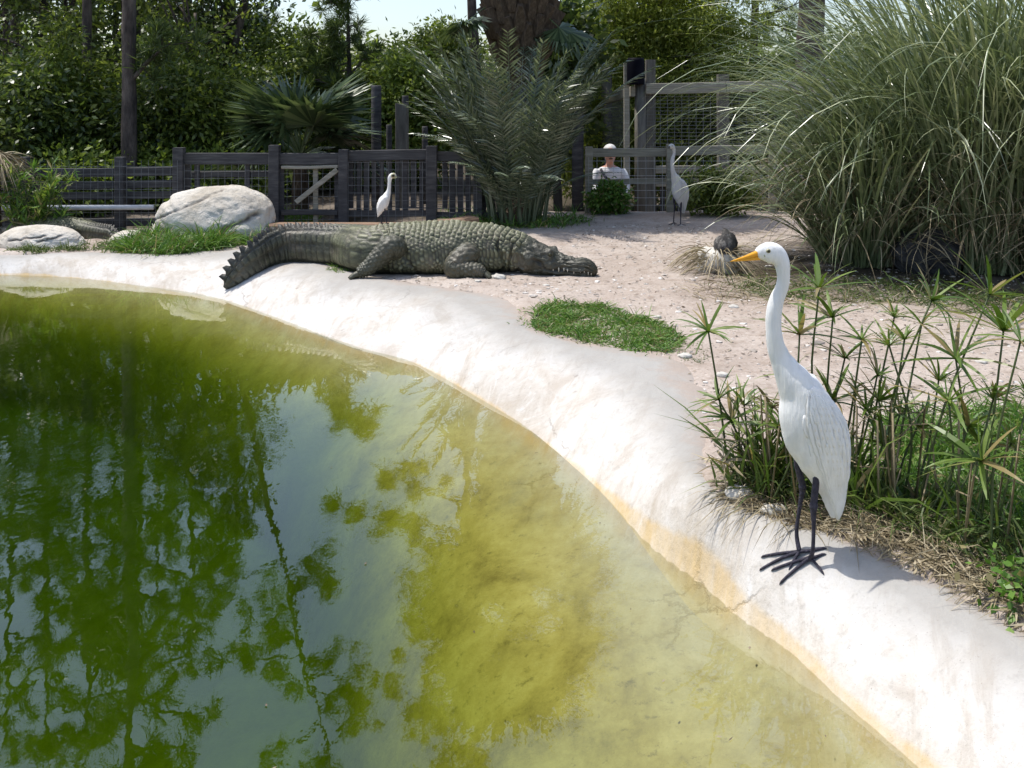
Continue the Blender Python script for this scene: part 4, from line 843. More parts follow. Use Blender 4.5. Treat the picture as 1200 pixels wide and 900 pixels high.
def pine(label, px, Y, h, r, lean=(0, 0), nb=18, z0=.35, reach=1.3, extra=(), tuft=85, group='tall pine trees in the wood', L=.24):
    b = gbase(px, Y); o = thing('pine_tree', label, 'tree', b, group)
    top = b + (lean[0], lean[1], h); P = [b - (0, 0, .1), b + (top - b) * .35 + (rnd.uniform(-.04, .04), 0, 0), b + (top - b) * .7 + (rnd.uniform(-.06, .06), 0, 0), top]
    V, f = tube(P, [r, r * .88, r * .6, r * .15], 14, 30); dd = norm(V - np.c_[np.interp(V[:, 2], [b[2], top[2]], [b[0], top[0]]), np.full(len(V), Y), V[:, 2]]) * (.012 * fbm(V[:, 0] * 40, V[:, 2] * 14, 3, 2))[:, None]
    tr = part('trunk', V + dd, f, M['bark'], o, True)
    bs = []; tc = []; td = []
    specs = [(z0 + (1 - z0) * (i + .5) / nb, rnd.uniform(0, 6.28), None) for i in range(nb)]
    for fz, a, tgt in specs + [(e[0], 0, e[1]) for e in extra]:
        s = b + (top - b) * fz
        if tgt is None:
            L_ = reach * (1.15 - fz) * rnd.uniform(.6, 1.2) + .25; e = s + np.array((math.cos(a) * L_, math.sin(a) * L_, rnd.uniform(-.1, .35)))
        else: e = np.array(tgt)
        m = (s + e) / 2 + (0, 0, rnd.uniform(-.12, .12)); bs.append(tube([s, m, e], [.03 * r / .08, .02 * r / .08, .006], 5, 7))
        nt_ = 5 if tgt is None else 11
        for k in range(nt_):
            t = .35 + .65 * k / (nt_ - 1); p = (1 - t) ** 2 * s + 2 * t * (1 - t) * m + t * t * e; q = p + rng.normal(0, .13, 3) + (0, 0, .05)
            if k < nt_ - 1: bs.append(tube([p, q], [.008, .005], 4))
            tc.append(q); td.append(norm(e - s) * .6 + (0, 0, .5))
    V, f = merge(bs); part('branches', V, f, M['bark'], tr, True)['kind'] = 'stuff'
    tc = np.array(tc); td = np.array(td); n = len(tc) * tuft
    C = np.repeat(tc, tuft, 0) + rng.normal(0, .03, (n, 3)); D = norm(norm(np.repeat(td, tuft, 0)) * .7 + rng.normal(0, .75, (n, 3)))
    V, f = kites(C, D, rng.normal(0, 1, (n, 3)), L * rng.uniform(.7, 1.2, n), .014, .3); part('needles', V, f, M['needle'], o)['kind'] = 'stuff'
    return o
pine('thick straight pine trunk standing right behind the rail fence', 151, 13.0, 8.2, .098, (-.08, .1), 22, .42, 1.6, [(.2, W(200, 50, 12.9))])
pine('dark pine trunk beside the thick pine, hung with leaves', 101, 14.6, 8.0, .075, (.05, 0), 20, .4, 1.4)
for px, Y, h, r, lb in ((47, 17, 9.5, .08, 'slender pine rising behind the slender shrub'), (20, 18.5, 10, .085, 'slender pine behind the dead brown palm, deepest in the wood'), (135, 18, 9, .06, 'thin pine close left of the thick pine trunk'), (161, 17, 8.6, .06, 'thin pine half hidden by the thick pine trunk'), (219, 18, 8.4, .065, 'slender pine behind the fence panel post'), (192, 20, 9, .06, 'very thin pine deep between the thick pine and the panel post'), (275, 17.5, 6.6, .06, 'slender pine behind the large boulder, its top against the sky'), (-40, 15, 9, .09, 'pine behind the dead brown palm, partly outside the view'), (-120, 16, 9, .09, 'pine at the outer end of the rail fence')):
    pine(lb, px, Y, h, r, (rnd.uniform(-.2, .2), 0), 17, .3, 1.25, tuft=70)
pine('bushy young pine with its tip against the open sky', 408, 16.0, 3.35, .05, (0, 0), 22, .25, .8, tuft=90, L=.2)
pine('tall pine behind the big palm with a branch reaching out left', 566, 16.5, 9.5, .09, (-.5, 0), 18, .6, 2.0, [(.55, (-2.7, 15.2, 4.35)), (.5, (-2.2, 15.4, 3.75)), (.6, (-1.6, 15.6, 4.7))])
pine('tall leaning pine with a high crown above the wooden gate', 236, 16.0, 9.5, .06, (2.2, 0), 22, .58, 2.3, tuft=80)
pine('dark pine crown rising behind the pampas grass', 885, 18, 6.2, .09, (0, 0), 22, .12, 1.5, tuft=90, L=.26)
pine('dark thick pine trunk rising behind the pampas grass tips', 952, 15, 6.5, .24, (0, 0), 14, .55, 1.6)
BL = 'broadleaf trees and shrubs behind the fence'
# dense dark understory of the wood on the left
near = [(-40, 13.6, .9, 1.0, 1.1, 'l_dark', 'dark shrub behind the dead brown palm'), (30, 13.2, .9, .7, .9, 'l_dark', 'dark glossy shrub rising over the slender shrub'), (75, 14.0, 1.3, .75, 1.1, 'l_mid', 'mid green shrub behind the rail fence, beside the leaf-hung pine'),
        (118, 14.6, .9, .8, 1.0, 'l_mid', 'shrub filling the gap between the two nearest pine trunks'), (185, 13.9, 1.0, .7, .9, 'l_dark', 'dark shrub just right of the thick pine trunk'), (240, 14.0, .9, .75, 1.0, 'l_mid', 'leafy shrub above the fence panel'),
        (290, 14.6, .8, .8, 1.0, 'l_dark', 'dark shrub between the fence panel and fan palm'), (205, 13.4, .25, .6, .45, 'l_bright', 'low yellow green bush peeping over the post by the large boulder'), (265, 13.2, .2, .5, .45, 'l_bright', 'low yellow green bush behind the middle of the fence panel'), (95, 13.0, .3, .5, .45, 'l_bright', 'low yellow green bush behind the open board rails')]
for px, Y, zc, rx, rz, mt, lb in near: broadleaf('shrub', lb, px, Y, [(0, zc, rx, .6, rz)], mt, .1, .045, 95, 80, .15, .04, BL, cat='shrub')
talls = [(-20, 16, 2.8, 1.4, 1.5, 'l_dark', 'dark leafy tree towering over the dead brown palm'), (70, 16.5, 3.3, 1.2, 1.6, 'l_dark', 'tall dark leafy tree behind the leaf-hung pine'), (150, 16, 2.6, 1.1, 1.2, 'l_mid', 'leafy tree whose crown spreads behind the thick pine trunk'),
         (225, 15.2, 2.7, 1.0, 1.3, 'l_mid', 'leafy tree with drooping boughs over the fence panel'), (262, 16.5, 3.9, .9, 1.2, 'l_dark', 'tall dark tree with its crown edge against the sky'), (110, 18.5, 4.6, 1.3, 1.4, 'l_dark', 'tallest dark leafy tree deep between the pines'), (10, 19, 5.0, 1.4, 1.6, 'l_mid', 'tall mid green tree deep in the wood behind the slender shrub')]
for px, Y, zc, rx, rz, mt, lb in talls: broadleaf('tree', lb, px, Y, [(0, zc, rx, .9, rz), (rnd.uniform(-.5, .5), zc - 1.2, rx * .9, .8, rz * .8)], mt, .11, .05, 70, 30, .17, .07, BL, bark='bark')
# middle: lighter trees behind the gate and pickets
broadleaf('tree', 'mid green tree crown above the wooden gate', 345, 16.2, [(0, 1.7, 1.0, .8, .9), (.4, .6, 1.0, .8, .9)], 'l_mid', .1, .045, 75, 90, .15, .06)
broadleaf('tree', 'yellow green bush behind the square piling', 475, 15.4, [(0, .8, .8, .6, .9), (.1, 1.5, .5, .5, .6)], 'l_bright', .095, .04, 75, 90, .14, .05)
broadleaf('tree', 'rounded leafy tree top between young pine and date palm', 505, 16.8, [(0, 1.7, .95, .8, 1.0), (-.4, .9, 1.0, .7, .9), (.3, 2.1, .5, .5, .5)], 'l_mid', .09, .04, 80, 90, .14, .07)
broadleaf('tree', 'dark leafy bush filling the gap behind the round piling', 430, 17.5, [(0, .7, 1.3, .7, 1.0), (.2, 1.6, .8, .6, .7)], 'l_mid', .11, .05, 70, 90, .17, .06)
broadleaf('tree', 'broad dark leaved tree beside the palm trunk, behind the date palm', 655, 15.2, [(0, 2.2, .55, .5, .8), (-.3, 1.2, .7, .5, .8)], 'l_dark', .16, .08, 45, 60, .17, .06)
# right: fine leaved pale trees
broadleaf('tree', 'pale feathery willow-like tree above the boardwalk corner', 705, 17.0, [(0, 1.9, 1.1, .8, 1.2), (.6, 3.0, 1.2, .9, 1.1), (-.1, .6, 1.1, .8, .9)], 'l_willow', .1, .028, 130, 120, .15, .08, droop=.5)
broadleaf('tree', 'rounded pale willow-like tree behind the black canister', 805, 16.8, [(0, 1.6, 1.0, .8, 1.1), (.2, 2.8, 1.2, .9, 1.2), (.1, .4, 1.2, .8, .9)], 'l_willow', .1, .028, 130, 120, .15, .08, droop=.5)
broadleaf('tree', 'tall pale tree with thin foliage behind the two willow-like trees', 760, 21, [(0, 3.2, 1.6, 1, 1.6), (0, 1.2, 2.2, 1, 1.2)], 'l_willow', .11, .028, 110, 100, .2, .09, droop=.5)
broadleaf('shrub', 'dark green bush behind the boardwalk railing near the pampas', 880, 16.5, [(0, .9, 1.1, .7, 1.2), (.6, .5, 1.2, .7, 1.0)], 'l_mid', .1, .045, 75, 90, .16, .06)
broadleaf('tree', 'mid green tree behind the tallest pampas grass', 1010, 17.5, [(0, 1.4, 1.6, .8, 1.3), (1.5, 1.2, 1.6, .8, 1.4)], 'l_mid', .11, .05, 75, 95, .18, .08)
broadleaf('tree', 'dark tree beyond the pampas grass at the end of the railing', 1170, 16.5, [(0, 1.4, 1.5, .8, 1.3), (1.2, 1.4, 1.4, .8, 1.4)], 'l_dark', .12, .055, 75, 95, .18, .08)
# distant wood as one mass behind everything
cen = np.c_[rng.uniform(-16, 18, 900), rng.uniform(23, 27, 900), rng.uniform(-.3, 1, 900)]
cen[:, 2] = rng.random(900) ** .8 * np.interp(cen[:, 0], [-16, -7, -5, -3, -1, 2, 6, 18], [3.6, 3.4, 2.9, 2.0, 1.9, 3.0, 2.6, 2.4])
V, f = foliage(cen, 45, .42, .26, .13); o = obj('far_woods', mesh('far_woods', V, f, M['l_mid'])); tag(o, 'far green mass of woodland behind all the trees', 'woods', kind='stuff')

# ------------------------------------------------------------------ palms
def fan_leaf(n=30, rad=.6, spread=2.0, petiole=.5):
    """petiole along +X then a fan in the XY plane, folded, z up"""
    a = np.linspace(-spread, spread, n); C = np.tile([petiole, 0, 0], (n, 1)) + 0.
    D = np.c_[np.cos(a), np.sin(a), -.12 - .25 * rng.random(n)]; L = rad * (1 - .22 * (np.abs(a) / spread) ** 2) * rng.uniform(.93, 1.05, n)
    N = np.c_[np.sin(a) * .4, -np.cos(a) * .4, np.ones(n)]
    V1, f1 = kites(C, D, N, L * .62, rad * .12, .92)
    tip = C + norm(D) * (L * .57)[:, None]; D2 = norm(norm(D) + (0, 0, -.35)); V2, f2 = kites(tip, D2, N, L * .45, rad * .075, .1)
    Vt, ft = tube([(0, 0, 0), (petiole * .5, 0, .03), (petiole + .02, 0, 0)], [.016, .011, .009], 5, 6)
    return merge([(V1, f1), (V2, f2), (Vt, ft)])
fan_meshes = []
for k in range(4): V, f = fan_leaf(30, .62, 1.9, .5); fan_meshes.append(mesh('fan_leaf', V, f, M['fan']))
def place(o, d, up=(0, 0, 1), roll=0., scale=1.):
    d = Vector(d).normalized(); u = Vector(up); s = u.cross(d).normalized(); u2 = d.cross(s)
    m = Matrix((d, s, u2)).transposed(); m = m @ Matrix.Rotation(roll, 3, 'X'); o.rotation_euler = m.to_euler(); o.scale = (scale,) * 3
b = gbase(352, 12.1); fpalm = thing('fan_palm', 'dark fan palm spreading its leaves over the gate', 'palm', b)
V, f = tube([b - (0, 0, .1), b + (0, 0, .45), b + (0, 0, .8)], [.11, .1, .05], 10, 8); part('trunk', V, f, M['boot'], fpalm, True)
for i in range(15):
    a = i * 2.4; el = rnd.uniform(-.15, 1.25) if i > 4 else rnd.uniform(.7, 1.4); l = obj('fan_leaf', fan_meshes[i % 4], fpalm, (0, 0, .74)); place(l, (math.cos(a) * math.cos(el), math.sin(a) * math.cos(el) * .8, math.sin(el)), roll=rnd.uniform(-.5, .5), scale=rnd.uniform(1., 1.25))
for d in ((.95, -.25, -.02), (-.95, -.2, .05), (.3, -.5, .8), (-.5, -.4, .65), (.8, -.3, .5)): l = obj('fan_leaf', fan_meshes[rnd.randrange(4)], fpalm, (0, 0, .74)); place(l, d, roll=rnd.uniform(-.3, .3), scale=1.05)
# tall palm: ragged trunk with leaf boots and a fan crown above the picture
PY = 12.4
b = gbase(606, PY); bp = thing('tall_palm', 'tall palm with a thick husky trunk behind the date palm', 'palm', b)
Pz = [-.1, .8, 1.7, 1.95, 2.2, 2.8, 3.6, 4.4]; Pr = [.15, .14, .16, .27, .38, .38, .3, .24]
V, f = tube([(b[0] + .05 * math.sin(z), PY, z) for z in Pz], Pr, 18, 30); part('trunk', V, f, M['boot'], bp, True)
Vb = np.array([(-.1, -.02, -.14), (.1, -.02, -.14), (.06, .03, -.16), (-.06, .03, -.16), (-.08, .0, .03), (.08, .0, .03), (.055, .11, .0), (-.055, .11, .0), (-.03, .1, .17), (.03, .1, .17), (.02, .19, .12), (-.02, .19, .12)])
fb = np.array([(3, 2, 1, 0), (0, 1, 5, 4), (1, 2, 6, 5), (2, 3, 7, 6), (3, 0, 4, 7), (4, 5, 9, 8), (5, 6, 10, 9), (6, 7, 11, 10), (7, 4, 8, 11), (8, 9, 10, 11)])
boot_me = mesh('leaf_boot', Vb, fb, M['boot'])
for i in range(150):
    z = 1.75 + i * .0165; a = i * 2.39996; r = np.interp(z, Pz, Pr) * .93; q = obj('leaf_boot', boot_me, bp, (b[0] + .05 * math.sin(z) + math.cos(a) * r - b[0], math.sin(a) * r, z - b[2])); q.rotation_euler = (rnd.uniform(-.1, .25), 0, a - math.pi / 2); s = rnd.uniform(.8, 1.2); q.scale = (s, s, s)
for i in range(34):
    a = i * 2.4; el = -.7 + 1.9 * i / 33; l = obj('fan_leaf', fan_meshes[i % 4], bp, (0, 0, 4.3 + .1 * el)); place(l, (math.cos(a) * math.cos(el), math.sin(a) * math.cos(el), math.sin(el)), roll=rnd.uniform(-.4, .4), scale=rnd.uniform(1.15, 1.5))
for (dx, z, d) in ((.3, 2.35, (.85, -.35, -.25)), (.25, 2.5, (.75, -.5, -.6)), (-.3, 2.45, (-.85, -.3, -.2)), (-.3, 2.6, (-.7, -.4, -.55))): l = obj('fan_leaf', fan_meshes[1], bp, (dx, -.15, z - .05)); place(l, d, roll=rnd.uniform(-.5, .5), scale=.72)
# date palm clump
def frond(n=44, L=1.9, arch=.5, lw=.25, seed=0):
    """rachis in the XZ plane from the origin: +X outward, +Z up; leaflets in a V"""
    t = np.linspace(0, 1, 24); Px = L * (.12 * t + arch * .75 * t ** 2); Pz_ = L * (t * .98 - arch * .42 * t ** 2.4); P = np.c_[Px, 0 * t, Pz_]
    Vt, ft = tube(P, np.interp(t, (0, .2, 1), (.019, .011, .003)), 5)
    u = np.linspace(.16, .995, n); pc = np.c_[np.interp(u, t, P[:, 0]), 0 * u, np.interp(u, t, P[:, 2])]; tg = norm(np.gradient(P, axis=0)); tg = np.c_[np.interp(u, t, tg[:, 0]), 0 * u, np.interp(u, t, tg[:, 2])]
    nn = np.cross(tg, (0, 1., 0)); out = [(Vt, ft)]
    for s_ in (-1, 1):
        j = rng.normal(0, .10, (n, 3)); D = norm(tg * np.interp(u, (0, 1), (.55, 1.15))[:, None] + np.array((0, s_ * 1., 0)) - nn * .32 + j); ll = lw * np.interp(u, (.16, .3, .6, 1), (.6, 1, .95, .38)) * rng.uniform(.85, 1.1, n)
        N = norm(nn + np.array((0, -s_ * .5, 0)) + rng.normal(0, .3, (n, 3))); out.append(kites(pc, D, N, ll, .026, .35, .03))
    return merge(out)
fr_me = []
for k in range(8): V, f = frond(42, 2.4, .18 + .11 * k, .32); fr_me.append(mesh('frond', V, f, M['palm']))
b = np.array(((606 - 600) * 11.15 / F, 11.15, 0.)); dp = thing('date_palm', 'dense grey green date palm clump with feathery fronds behind the crocodile', 'palm', b)
V, f = tube([b - (0, 0, .1), b + (0, 0, .1), b + (0, 0, .3)], [.2, .17, .05], 12, 8); part('trunk', V, f, M['boot'], dp, True)
DPX = [(-.36, 3, 1.), (.12, 0, 1.0), (.28, 1, 1.), (-.15, 0, .92), (-.25, 1, 1.), (.0, 1, .9)]
for i in range(66):
    a = i * 2.4 + rnd.uniform(-.3, .3); k = rnd.choice((0, 1, 1, 2, 3, 4, 6)); rr = .34 * math.sqrt(rnd.random()); sc_ = rnd.uniform(.62, .98) if k > 2 else rnd.uniform(.75, 1.02)
    if i < 8: sc_ = rnd.uniform(.88, 1.0); k = (0, 1, 2, 0, 1, 1, 2, 0)[i]; a = (math.pi if i % 2 else 0) + rnd.uniform(-.7, .7)
    q = obj('frond', fr_me[k], dp, (math.cos(a) * rr, math.sin(a) * rr * .7, .02)); q.rotation_euler = (rnd.uniform(-.12, .12), rnd.uniform(-.1, .12), a); q.scale = (sc_ * .78 if k > 3 else sc_, sc_, sc_)
for i in range(12):
    a = rnd.uniform(0, 6.28); q = obj('frond', fr_me[5 + i % 3], dp, (math.cos(a) * .2, math.sin(a) * .2, .02)); s = rnd.uniform(.4, .6); q.rotation_euler = (0, .15, a); q.scale = (s, s, s)

# ------------------------------------------------------------------ pampas grass
def pampas(label, cx, cy, n, Lr, seed, rad=.45, spread=1., tilt=(0, 0), bend=(.9, 2.9), pw=1.7):
    z = sz(cx, cy); b = np.array((cx, cy, z)); o = thing('pampas_grass', label, 'grass', b, 'pampas grass clumps')
    a = rng.uniform(0, 2 * np.pi, n); q = rng.random(n) ** .6; B = b + np.c_[np.cos(a) * q * rad, np.sin(a) * q * rad, 0 * a + .02]
    az = a + rng.normal(0, .55, n); az = np.arctan2(np.sin(az) + tilt[1], np.cos(az) + tilt[0]); L = rng.uniform(*Lr, n)
    el0 = rng.uniform(.03, .42, n) * (.4 + .6 * q) * spread; el1 = rng.uniform(*bend, n) * np.clip(.6 + .4 * q, 0, 1)
    V, f = arcs(B, az, el0, el1, L, rng.uniform(.011, .026, n), 13, pw, wob=.35); V[:, 2] = np.maximum(V[:, 2], z + .01 + .02 * rng.random(len(V))); part('blades', V, f, M['pampas'], o)['kind'] = 'stuff'
    m = n // 2; a = rng.uniform(0, 2 * np.pi, m); B = b + np.c_[np.cos(a) * rad * .9, np.sin(a) * rad * .9, rng.uniform(.05, .75, m)]
    V, f = arcs(B, a + rng.normal(0, .4, m), rng.uniform(.3, 1.2, m), rng.uniform(1.8, 2.9, m), rng.uniform(.4, 1.2, m), rng.uniform(.006, .014, m), 7, 1., wob=.3); V[:, 2] = np.maximum(V[:, 2], z + .012 + .02 * rng.random(len(V))); part('dry_blades', V, f, M['straw'], o)['kind'] = 'stuff'
    return o
pampas('tall fountain of arching pampas blades leaning towards the wire fence', 3.4, 8.9, 800, (1.6, 3.0), 1, .45, .9, (-.35, 0), (1.7, 3.1), 1.5)
pampas('dense pampas clump with blades hanging over the dark rock', 3.85, 8.25, 1150, (1.9, 4.0), 2, .5, 1.0, (0, 0), (.8, 3.0), 1.6)
pampas('pampas clump at the end of the row, right of the dark rock', 4.6, 7.7, 1100, (1.9, 4.0), 3, .5, 1.0, (0, 0), (.8, 3.0), 1.6)
pampas('low shaggy pampas tussock spilling onto the sand beside the stump', 2.95, 8.45, 700, (.8, 1.9), 4, .35, 2.0, (-.3, -.2))
def lump(name, px, py, s, seed, mat, label, cat):
    p = hit(px, py); V = rocky(ICO6[0] if s[0] > .2 else ICO3[0], seed, .22, 1.6) * s; V[:, 2] += s[2] * .6; return solo(name, V + p, ICO6[1] if s[0] > .2 else ICO3[1], M[mat], p, label, cat, smooth=True)
lump('rock', 1088, 318, (.26, .22, .2), 4, 'dark_rock', 'dark rough rock half hidden beneath the pampas grass', 'rock')
# stump with a charred top, wrapped in dry grass
p = hit(842, 318); st = thing('tree_stump', 'weathered grey stump with a charred knob, wrapped in dry straw', 'stump', p)
V = rocky(ICO3[0], 9, .25, 2) * (.17, .15, .14) + p + (0, 0, .06); part('base', V, ICO3[1], M['stone'], st, True)
V = rocky(ICO3[0], 15, .22, 2.4) * (.085, .08, .12) + p + (.055, -.02, .2); part('knob', V, ICO3[1], M['stump'], st, True)
m = 260; a = rng.uniform(0, 6.28, m); B = p + np.c_[np.cos(a) * .12, np.sin(a) * .12, rng.uniform(.02, .2, m)]; D = np.c_[np.cos(a), np.sin(a), rng.uniform(-.4, .9, m)]
V, f = blades(B, D, rng.uniform(.12, .3, m), .008, rng.uniform(.5, 1.2, m), 5); V[:, 2] = np.maximum(V[:, 2], p[2] - .01); part('straw', V, f, M['straw'], st)

# ------------------------------------------------------------------ umbrella sedge
def whorl(n, L, seed, droop=.35):
    a = np.linspace(0, 2 * np.pi, n, endpoint=False) + rng.normal(0, .2, n); el = rng.uniform(.1, .95, n); D = np.c_[np.cos(a) * np.cos(el), np.sin(a) * np.cos(el), np.sin(el)]
    S_ = np.c_[-np.sin(a), np.cos(a), 0 * a] + rng.normal(0, .25, (n, 3)); return blades(np.zeros((n, 3)), D, L * rng.uniform(.65, 1.15, n), rng.uniform(.008, .015, n), rng.uniform(.1, droop, n), 5, S_, .08)
wh = []
for k in range(6): V, f = whorl(rnd.randint(13, 22), rnd.uniform(.13, .19), k); wh.append(mesh('leaf_whorl', V, f, M['sedge']))
V, f = whorl(11, .1, 9, .8); wh_dry = mesh('leaf_whorl', V, f, M['straw'])
SG = 'umbrella sedge plants by the rim'
def sedge(label, base_px, tops, dry=.18):
    p = hit(*base_px); o = thing('umbrella_sedge', label, 'plant', p, SG)
    for tp in tops:
        px, py = tp[:2]; s = tp[2] if len(tp) > 2 else 1.; bp_ = p + (rnd.uniform(-.09, .09), rnd.uniform(-.06, .1), 0); bp_[2] = sz(bp_[0], bp_[1]) - .01; Yt = bp_[1] + rnd.uniform(-.05, .12); t = W(px, py, Yt)
        if t[2] < bp_[2] + .05: t[2] = bp_[2] + .08
        m = (bp_ + t) / 2 + rng.normal(0, .03, 3) * (1, 1, .2); s *= rnd.uniform(.65, 1.25); V, f = tube([bp_, m, t], [.0045, .004, .0032], 5, 9); stem = part('stem', V, f, M['stem'], o, True)
        w_ = obj('leaf_whorl', wh_dry if rnd.random() < dry else rnd.choice(wh), stem, tuple(t - p)); d = t - m; w_.rotation_euler = Vector(d).to_track_quat('Z', 'Y').to_euler(); w_.scale = (s, s, s)
        w_.rotation_euler.rotate_axis('Z', rnd.uniform(0, 6)); w_.rotation_euler.rotate_axis('X', rnd.gauss(0, .3))
    for _ in range(5):                                  # bare, bent and broken old stalks
        bp_ = p + (rnd.uniform(-.12, .12), rnd.uniform(-.08, .1), 0); bp_[2] = sz(bp_[0], bp_[1]) - .01; a = rnd.uniform(0, 6.28); h_ = rnd.uniform(.15, .4); kk_ = bp_ + (rnd.uniform(-.06, .06), 0, h_); e_ = kk_ + (math.cos(a) * .16, math.sin(a) * .1, rnd.uniform(-.12, .05)); V, f = tube([bp_, kk_, e_], [.004, .0036, .002], 5); part('broken_stalk', V, f, M['straw'], o, True)
    return o
sedge('umbrella sedge tuft with tall bright stems just behind the egret', (985, 588), [(960, 338, 1.25), (937, 392), (976, 372), (1010, 398, .8), (990, 420), (1003, 455), (975, 470), (1015, 480), (1028, 440), (1000, 510, .8)])
sedge('umbrella sedge clump of thin upright stems next to the grass', (1040, 600), [(1048, 372, 1.2), (1060, 398), (1042, 405, .8), (1030, 470), (1055, 485), (1075, 500), (1100, 446, 1.1), (1080, 380), (1035, 520)])
sedge('umbrella sedge with long leaning stems over the lush grass', (1080, 610), [(1092, 352, 1.3), (1120, 420), (1112, 470), (1135, 500), (1160, 345, 1.2), (1150, 520)])
sedge('umbrella sedge at the right end of the planting', (1165, 650), [(1176, 388, 1.3), (1164, 468, 1.2), (1196, 400), (1185, 520), (1150, 540), (1205, 470)])
sedge('short umbrella sedge tuft growing at the bare soil corner of the rim', (885, 578), [(842, 468), (858, 492), (872, 475), (890, 500), (905, 478), (865, 520), (895, 528), (830, 388, .9), (850, 540), (910, 540)])
sedge('low bushy umbrella sedge between egret and rim corner', (925, 590), [(925, 440), (912, 500), (935, 520), (945, 470), (930, 545), (915, 560)])

# ------------------------------------------------------------------ grass, weeds and litter
def turf(name, n, poly, hr, mat, label, kind='stuff', wd=(.003, .006), droop=(.2, .8), cat='grass', thr=-.45, lean=.5):
    """grass on the soil inside a pixel polygon of the ground"""
    wp = np.array([hit(a, c)[:2] for a, c in poly]); lo, hi = wp.min(0), wp.max(0); P = rng.uniform(lo, hi, (n * 12, 2)); c = np.zeros(len(P), bool)
    for a, e in zip(wp, np.roll(wp, -1, 0)):
        k = (a[1] > P[:, 1]) != (e[1] > P[:, 1]); c ^= k & (P[:, 0] < (e[0] - a[0]) * (P[:, 1] - a[1]) / (e[1] - a[1] + 1e-12) + a[0])
    nn = fbm(P[:, 0] * 5, P[:, 1] * 5, 77, 3); c &= nn + rng.uniform(-.5, .5, len(P)) > thr
    P = P[c][:n]; cen_ = wp.mean(0); far_ = rng.random(len(P)) < .16; P[far_] = cen_ + (P[far_] - cen_) * rng.uniform(1.0, 1.3, (far_.sum(), 1)); z = surf(P[:, 0], P[:, 1]); B = np.c_[P, z - .005]; m = len(P)
    hs = np.clip(.8 + .55 * fbm(P[:, 0] * 7, P[:, 1] * 7, 177, 2), .5, 1.5) * np.where(far_, .6, 1.)
    D = rng.normal(0, lean, (m, 3)); D[:, 2] = 1; V, f = blades(B, D, rng.uniform(*hr, m) * hs, rng.uniform(*wd, m), rng.uniform(*droop, m), 3)
    ctr = B.mean(0); o = solo(name, V, f, M[mat], tuple(ctr), label, cat, kind=kind); return o
turf('grass_patch', 8000, [(622, 384), (626, 366), (650, 356), (700, 357), (745, 372), (790, 386), (802, 405), (780, 414), (740, 411), (690, 402)], (.04, .12), 'grass', 'short lush green grass patch on the edge of the concrete rim', lean=.9, thr=-2., wd=(.004, .008))
turf('grass_patch', 500, [(790, 395), (830, 405), (830, 425), (800, 424)], (.02, .06), 'grass_dull', 'sparse dull grass fringe beside the lush patch', lean=1.)
turf('grass_patch', 5200, [(140, 295), (150, 286), (180, 284), (240, 284), (300, 283), (320, 284), (262, 291), (215, 297), (180, 299)], (.12, .38), 'grass', 'bright green grass growing in front of the large boulder', wd=(.006, .013), lean=.6)
turf('grass_patch', 1700, [(5, 294), (60, 291), (120, 286), (170, 284), (165, 296), (100, 294), (40, 297)], (.05, .16), 'grass_dull', 'low dull grass along the rim below the flat boulder', wd=(.005, .009))
turf('grass_patch', 1300, [(328, 262), (340, 254), (366, 256), (372, 264), (345, 268)], (.15, .28), 'grass', 'tall green grass tuft between the boulder and the gate', wd=(.006, .01))
turf('grass_patch', 350, [(383, 317), (392, 309), (410, 310), (412, 318), (398, 321)], (.03, .07), 'grass', 'tiny green weed tuft beside the crocodile hind foot', lean=.9)
turf('grass_patch', 1800, [(525, 266), (520, 256), (560, 252), (640, 256), (690, 260), (660, 268), (580, 268)], (.12, .34), 'grass', 'green grass growing around the foot of the date palm', wd=(.006, .012))
turf('grass_patch', 5200, [(1010, 560), (1040, 500), (1110, 485), (1200, 490), (1290, 500), (1290, 640), (1180, 640), (1100, 600), (1040, 590)], (.1, .3), 'grass', 'lush tall grass behind the sedges on the right bank', wd=(.004, .009))
turf('grass_patch', 2200, [(875, 580), (900, 562), (1000, 565), (1080, 590), (1200, 640), (1290, 690), (1200, 685), (1100, 642), (1000, 604), (930, 592)], (.08, .24), 'grass_dull', 'dull green grass along the soil edge of the rim', wd=(.004, .008))
turf('dry_grass', 5200, [(850, 575), (880, 560), (1000, 590), (1100, 630), (1290, 700), (1290, 760), (1190, 718), (1110, 674), (1000, 628), (930, 612), (872, 590)], (.06, .2), 'straw', 'dry straw and dead stems lying along the rim', wd=(.002, .005), lean=2.2, droop=(.3, .9))
turf('dry_grass', 900, [(800, 345), (850, 322), (960, 335), (1180, 352), (1200, 372), (1000, 362), (850, 356)], (.15, .5), 'straw', 'dry grass stems fallen on the sand below the pampas', wd=(.003, .007), lean=3., droop=(.3, .8))
turf('grass_patch', 1500, [(850, 335), (960, 325), (1200, 350), (1280, 360), (1280, 385), (1100, 362), (900, 350)], (.1, .3), 'grass_dull', 'green blades fringing the foot of the pampas grass', wd=(.004, .009), lean=1.)
turf('sedge_leaves', 420, [(855, 575), (875, 555), (930, 560), (1010, 570), (1100, 595), (1180, 640), (1170, 655), (1060, 615), (960, 598), (885, 588)], (.15, .42), 'sedge', 'long upright sedge leaves crowding between the sedge stems', wd=(.006, .012), droop=(.1, .5), lean=.35, thr=-.2)
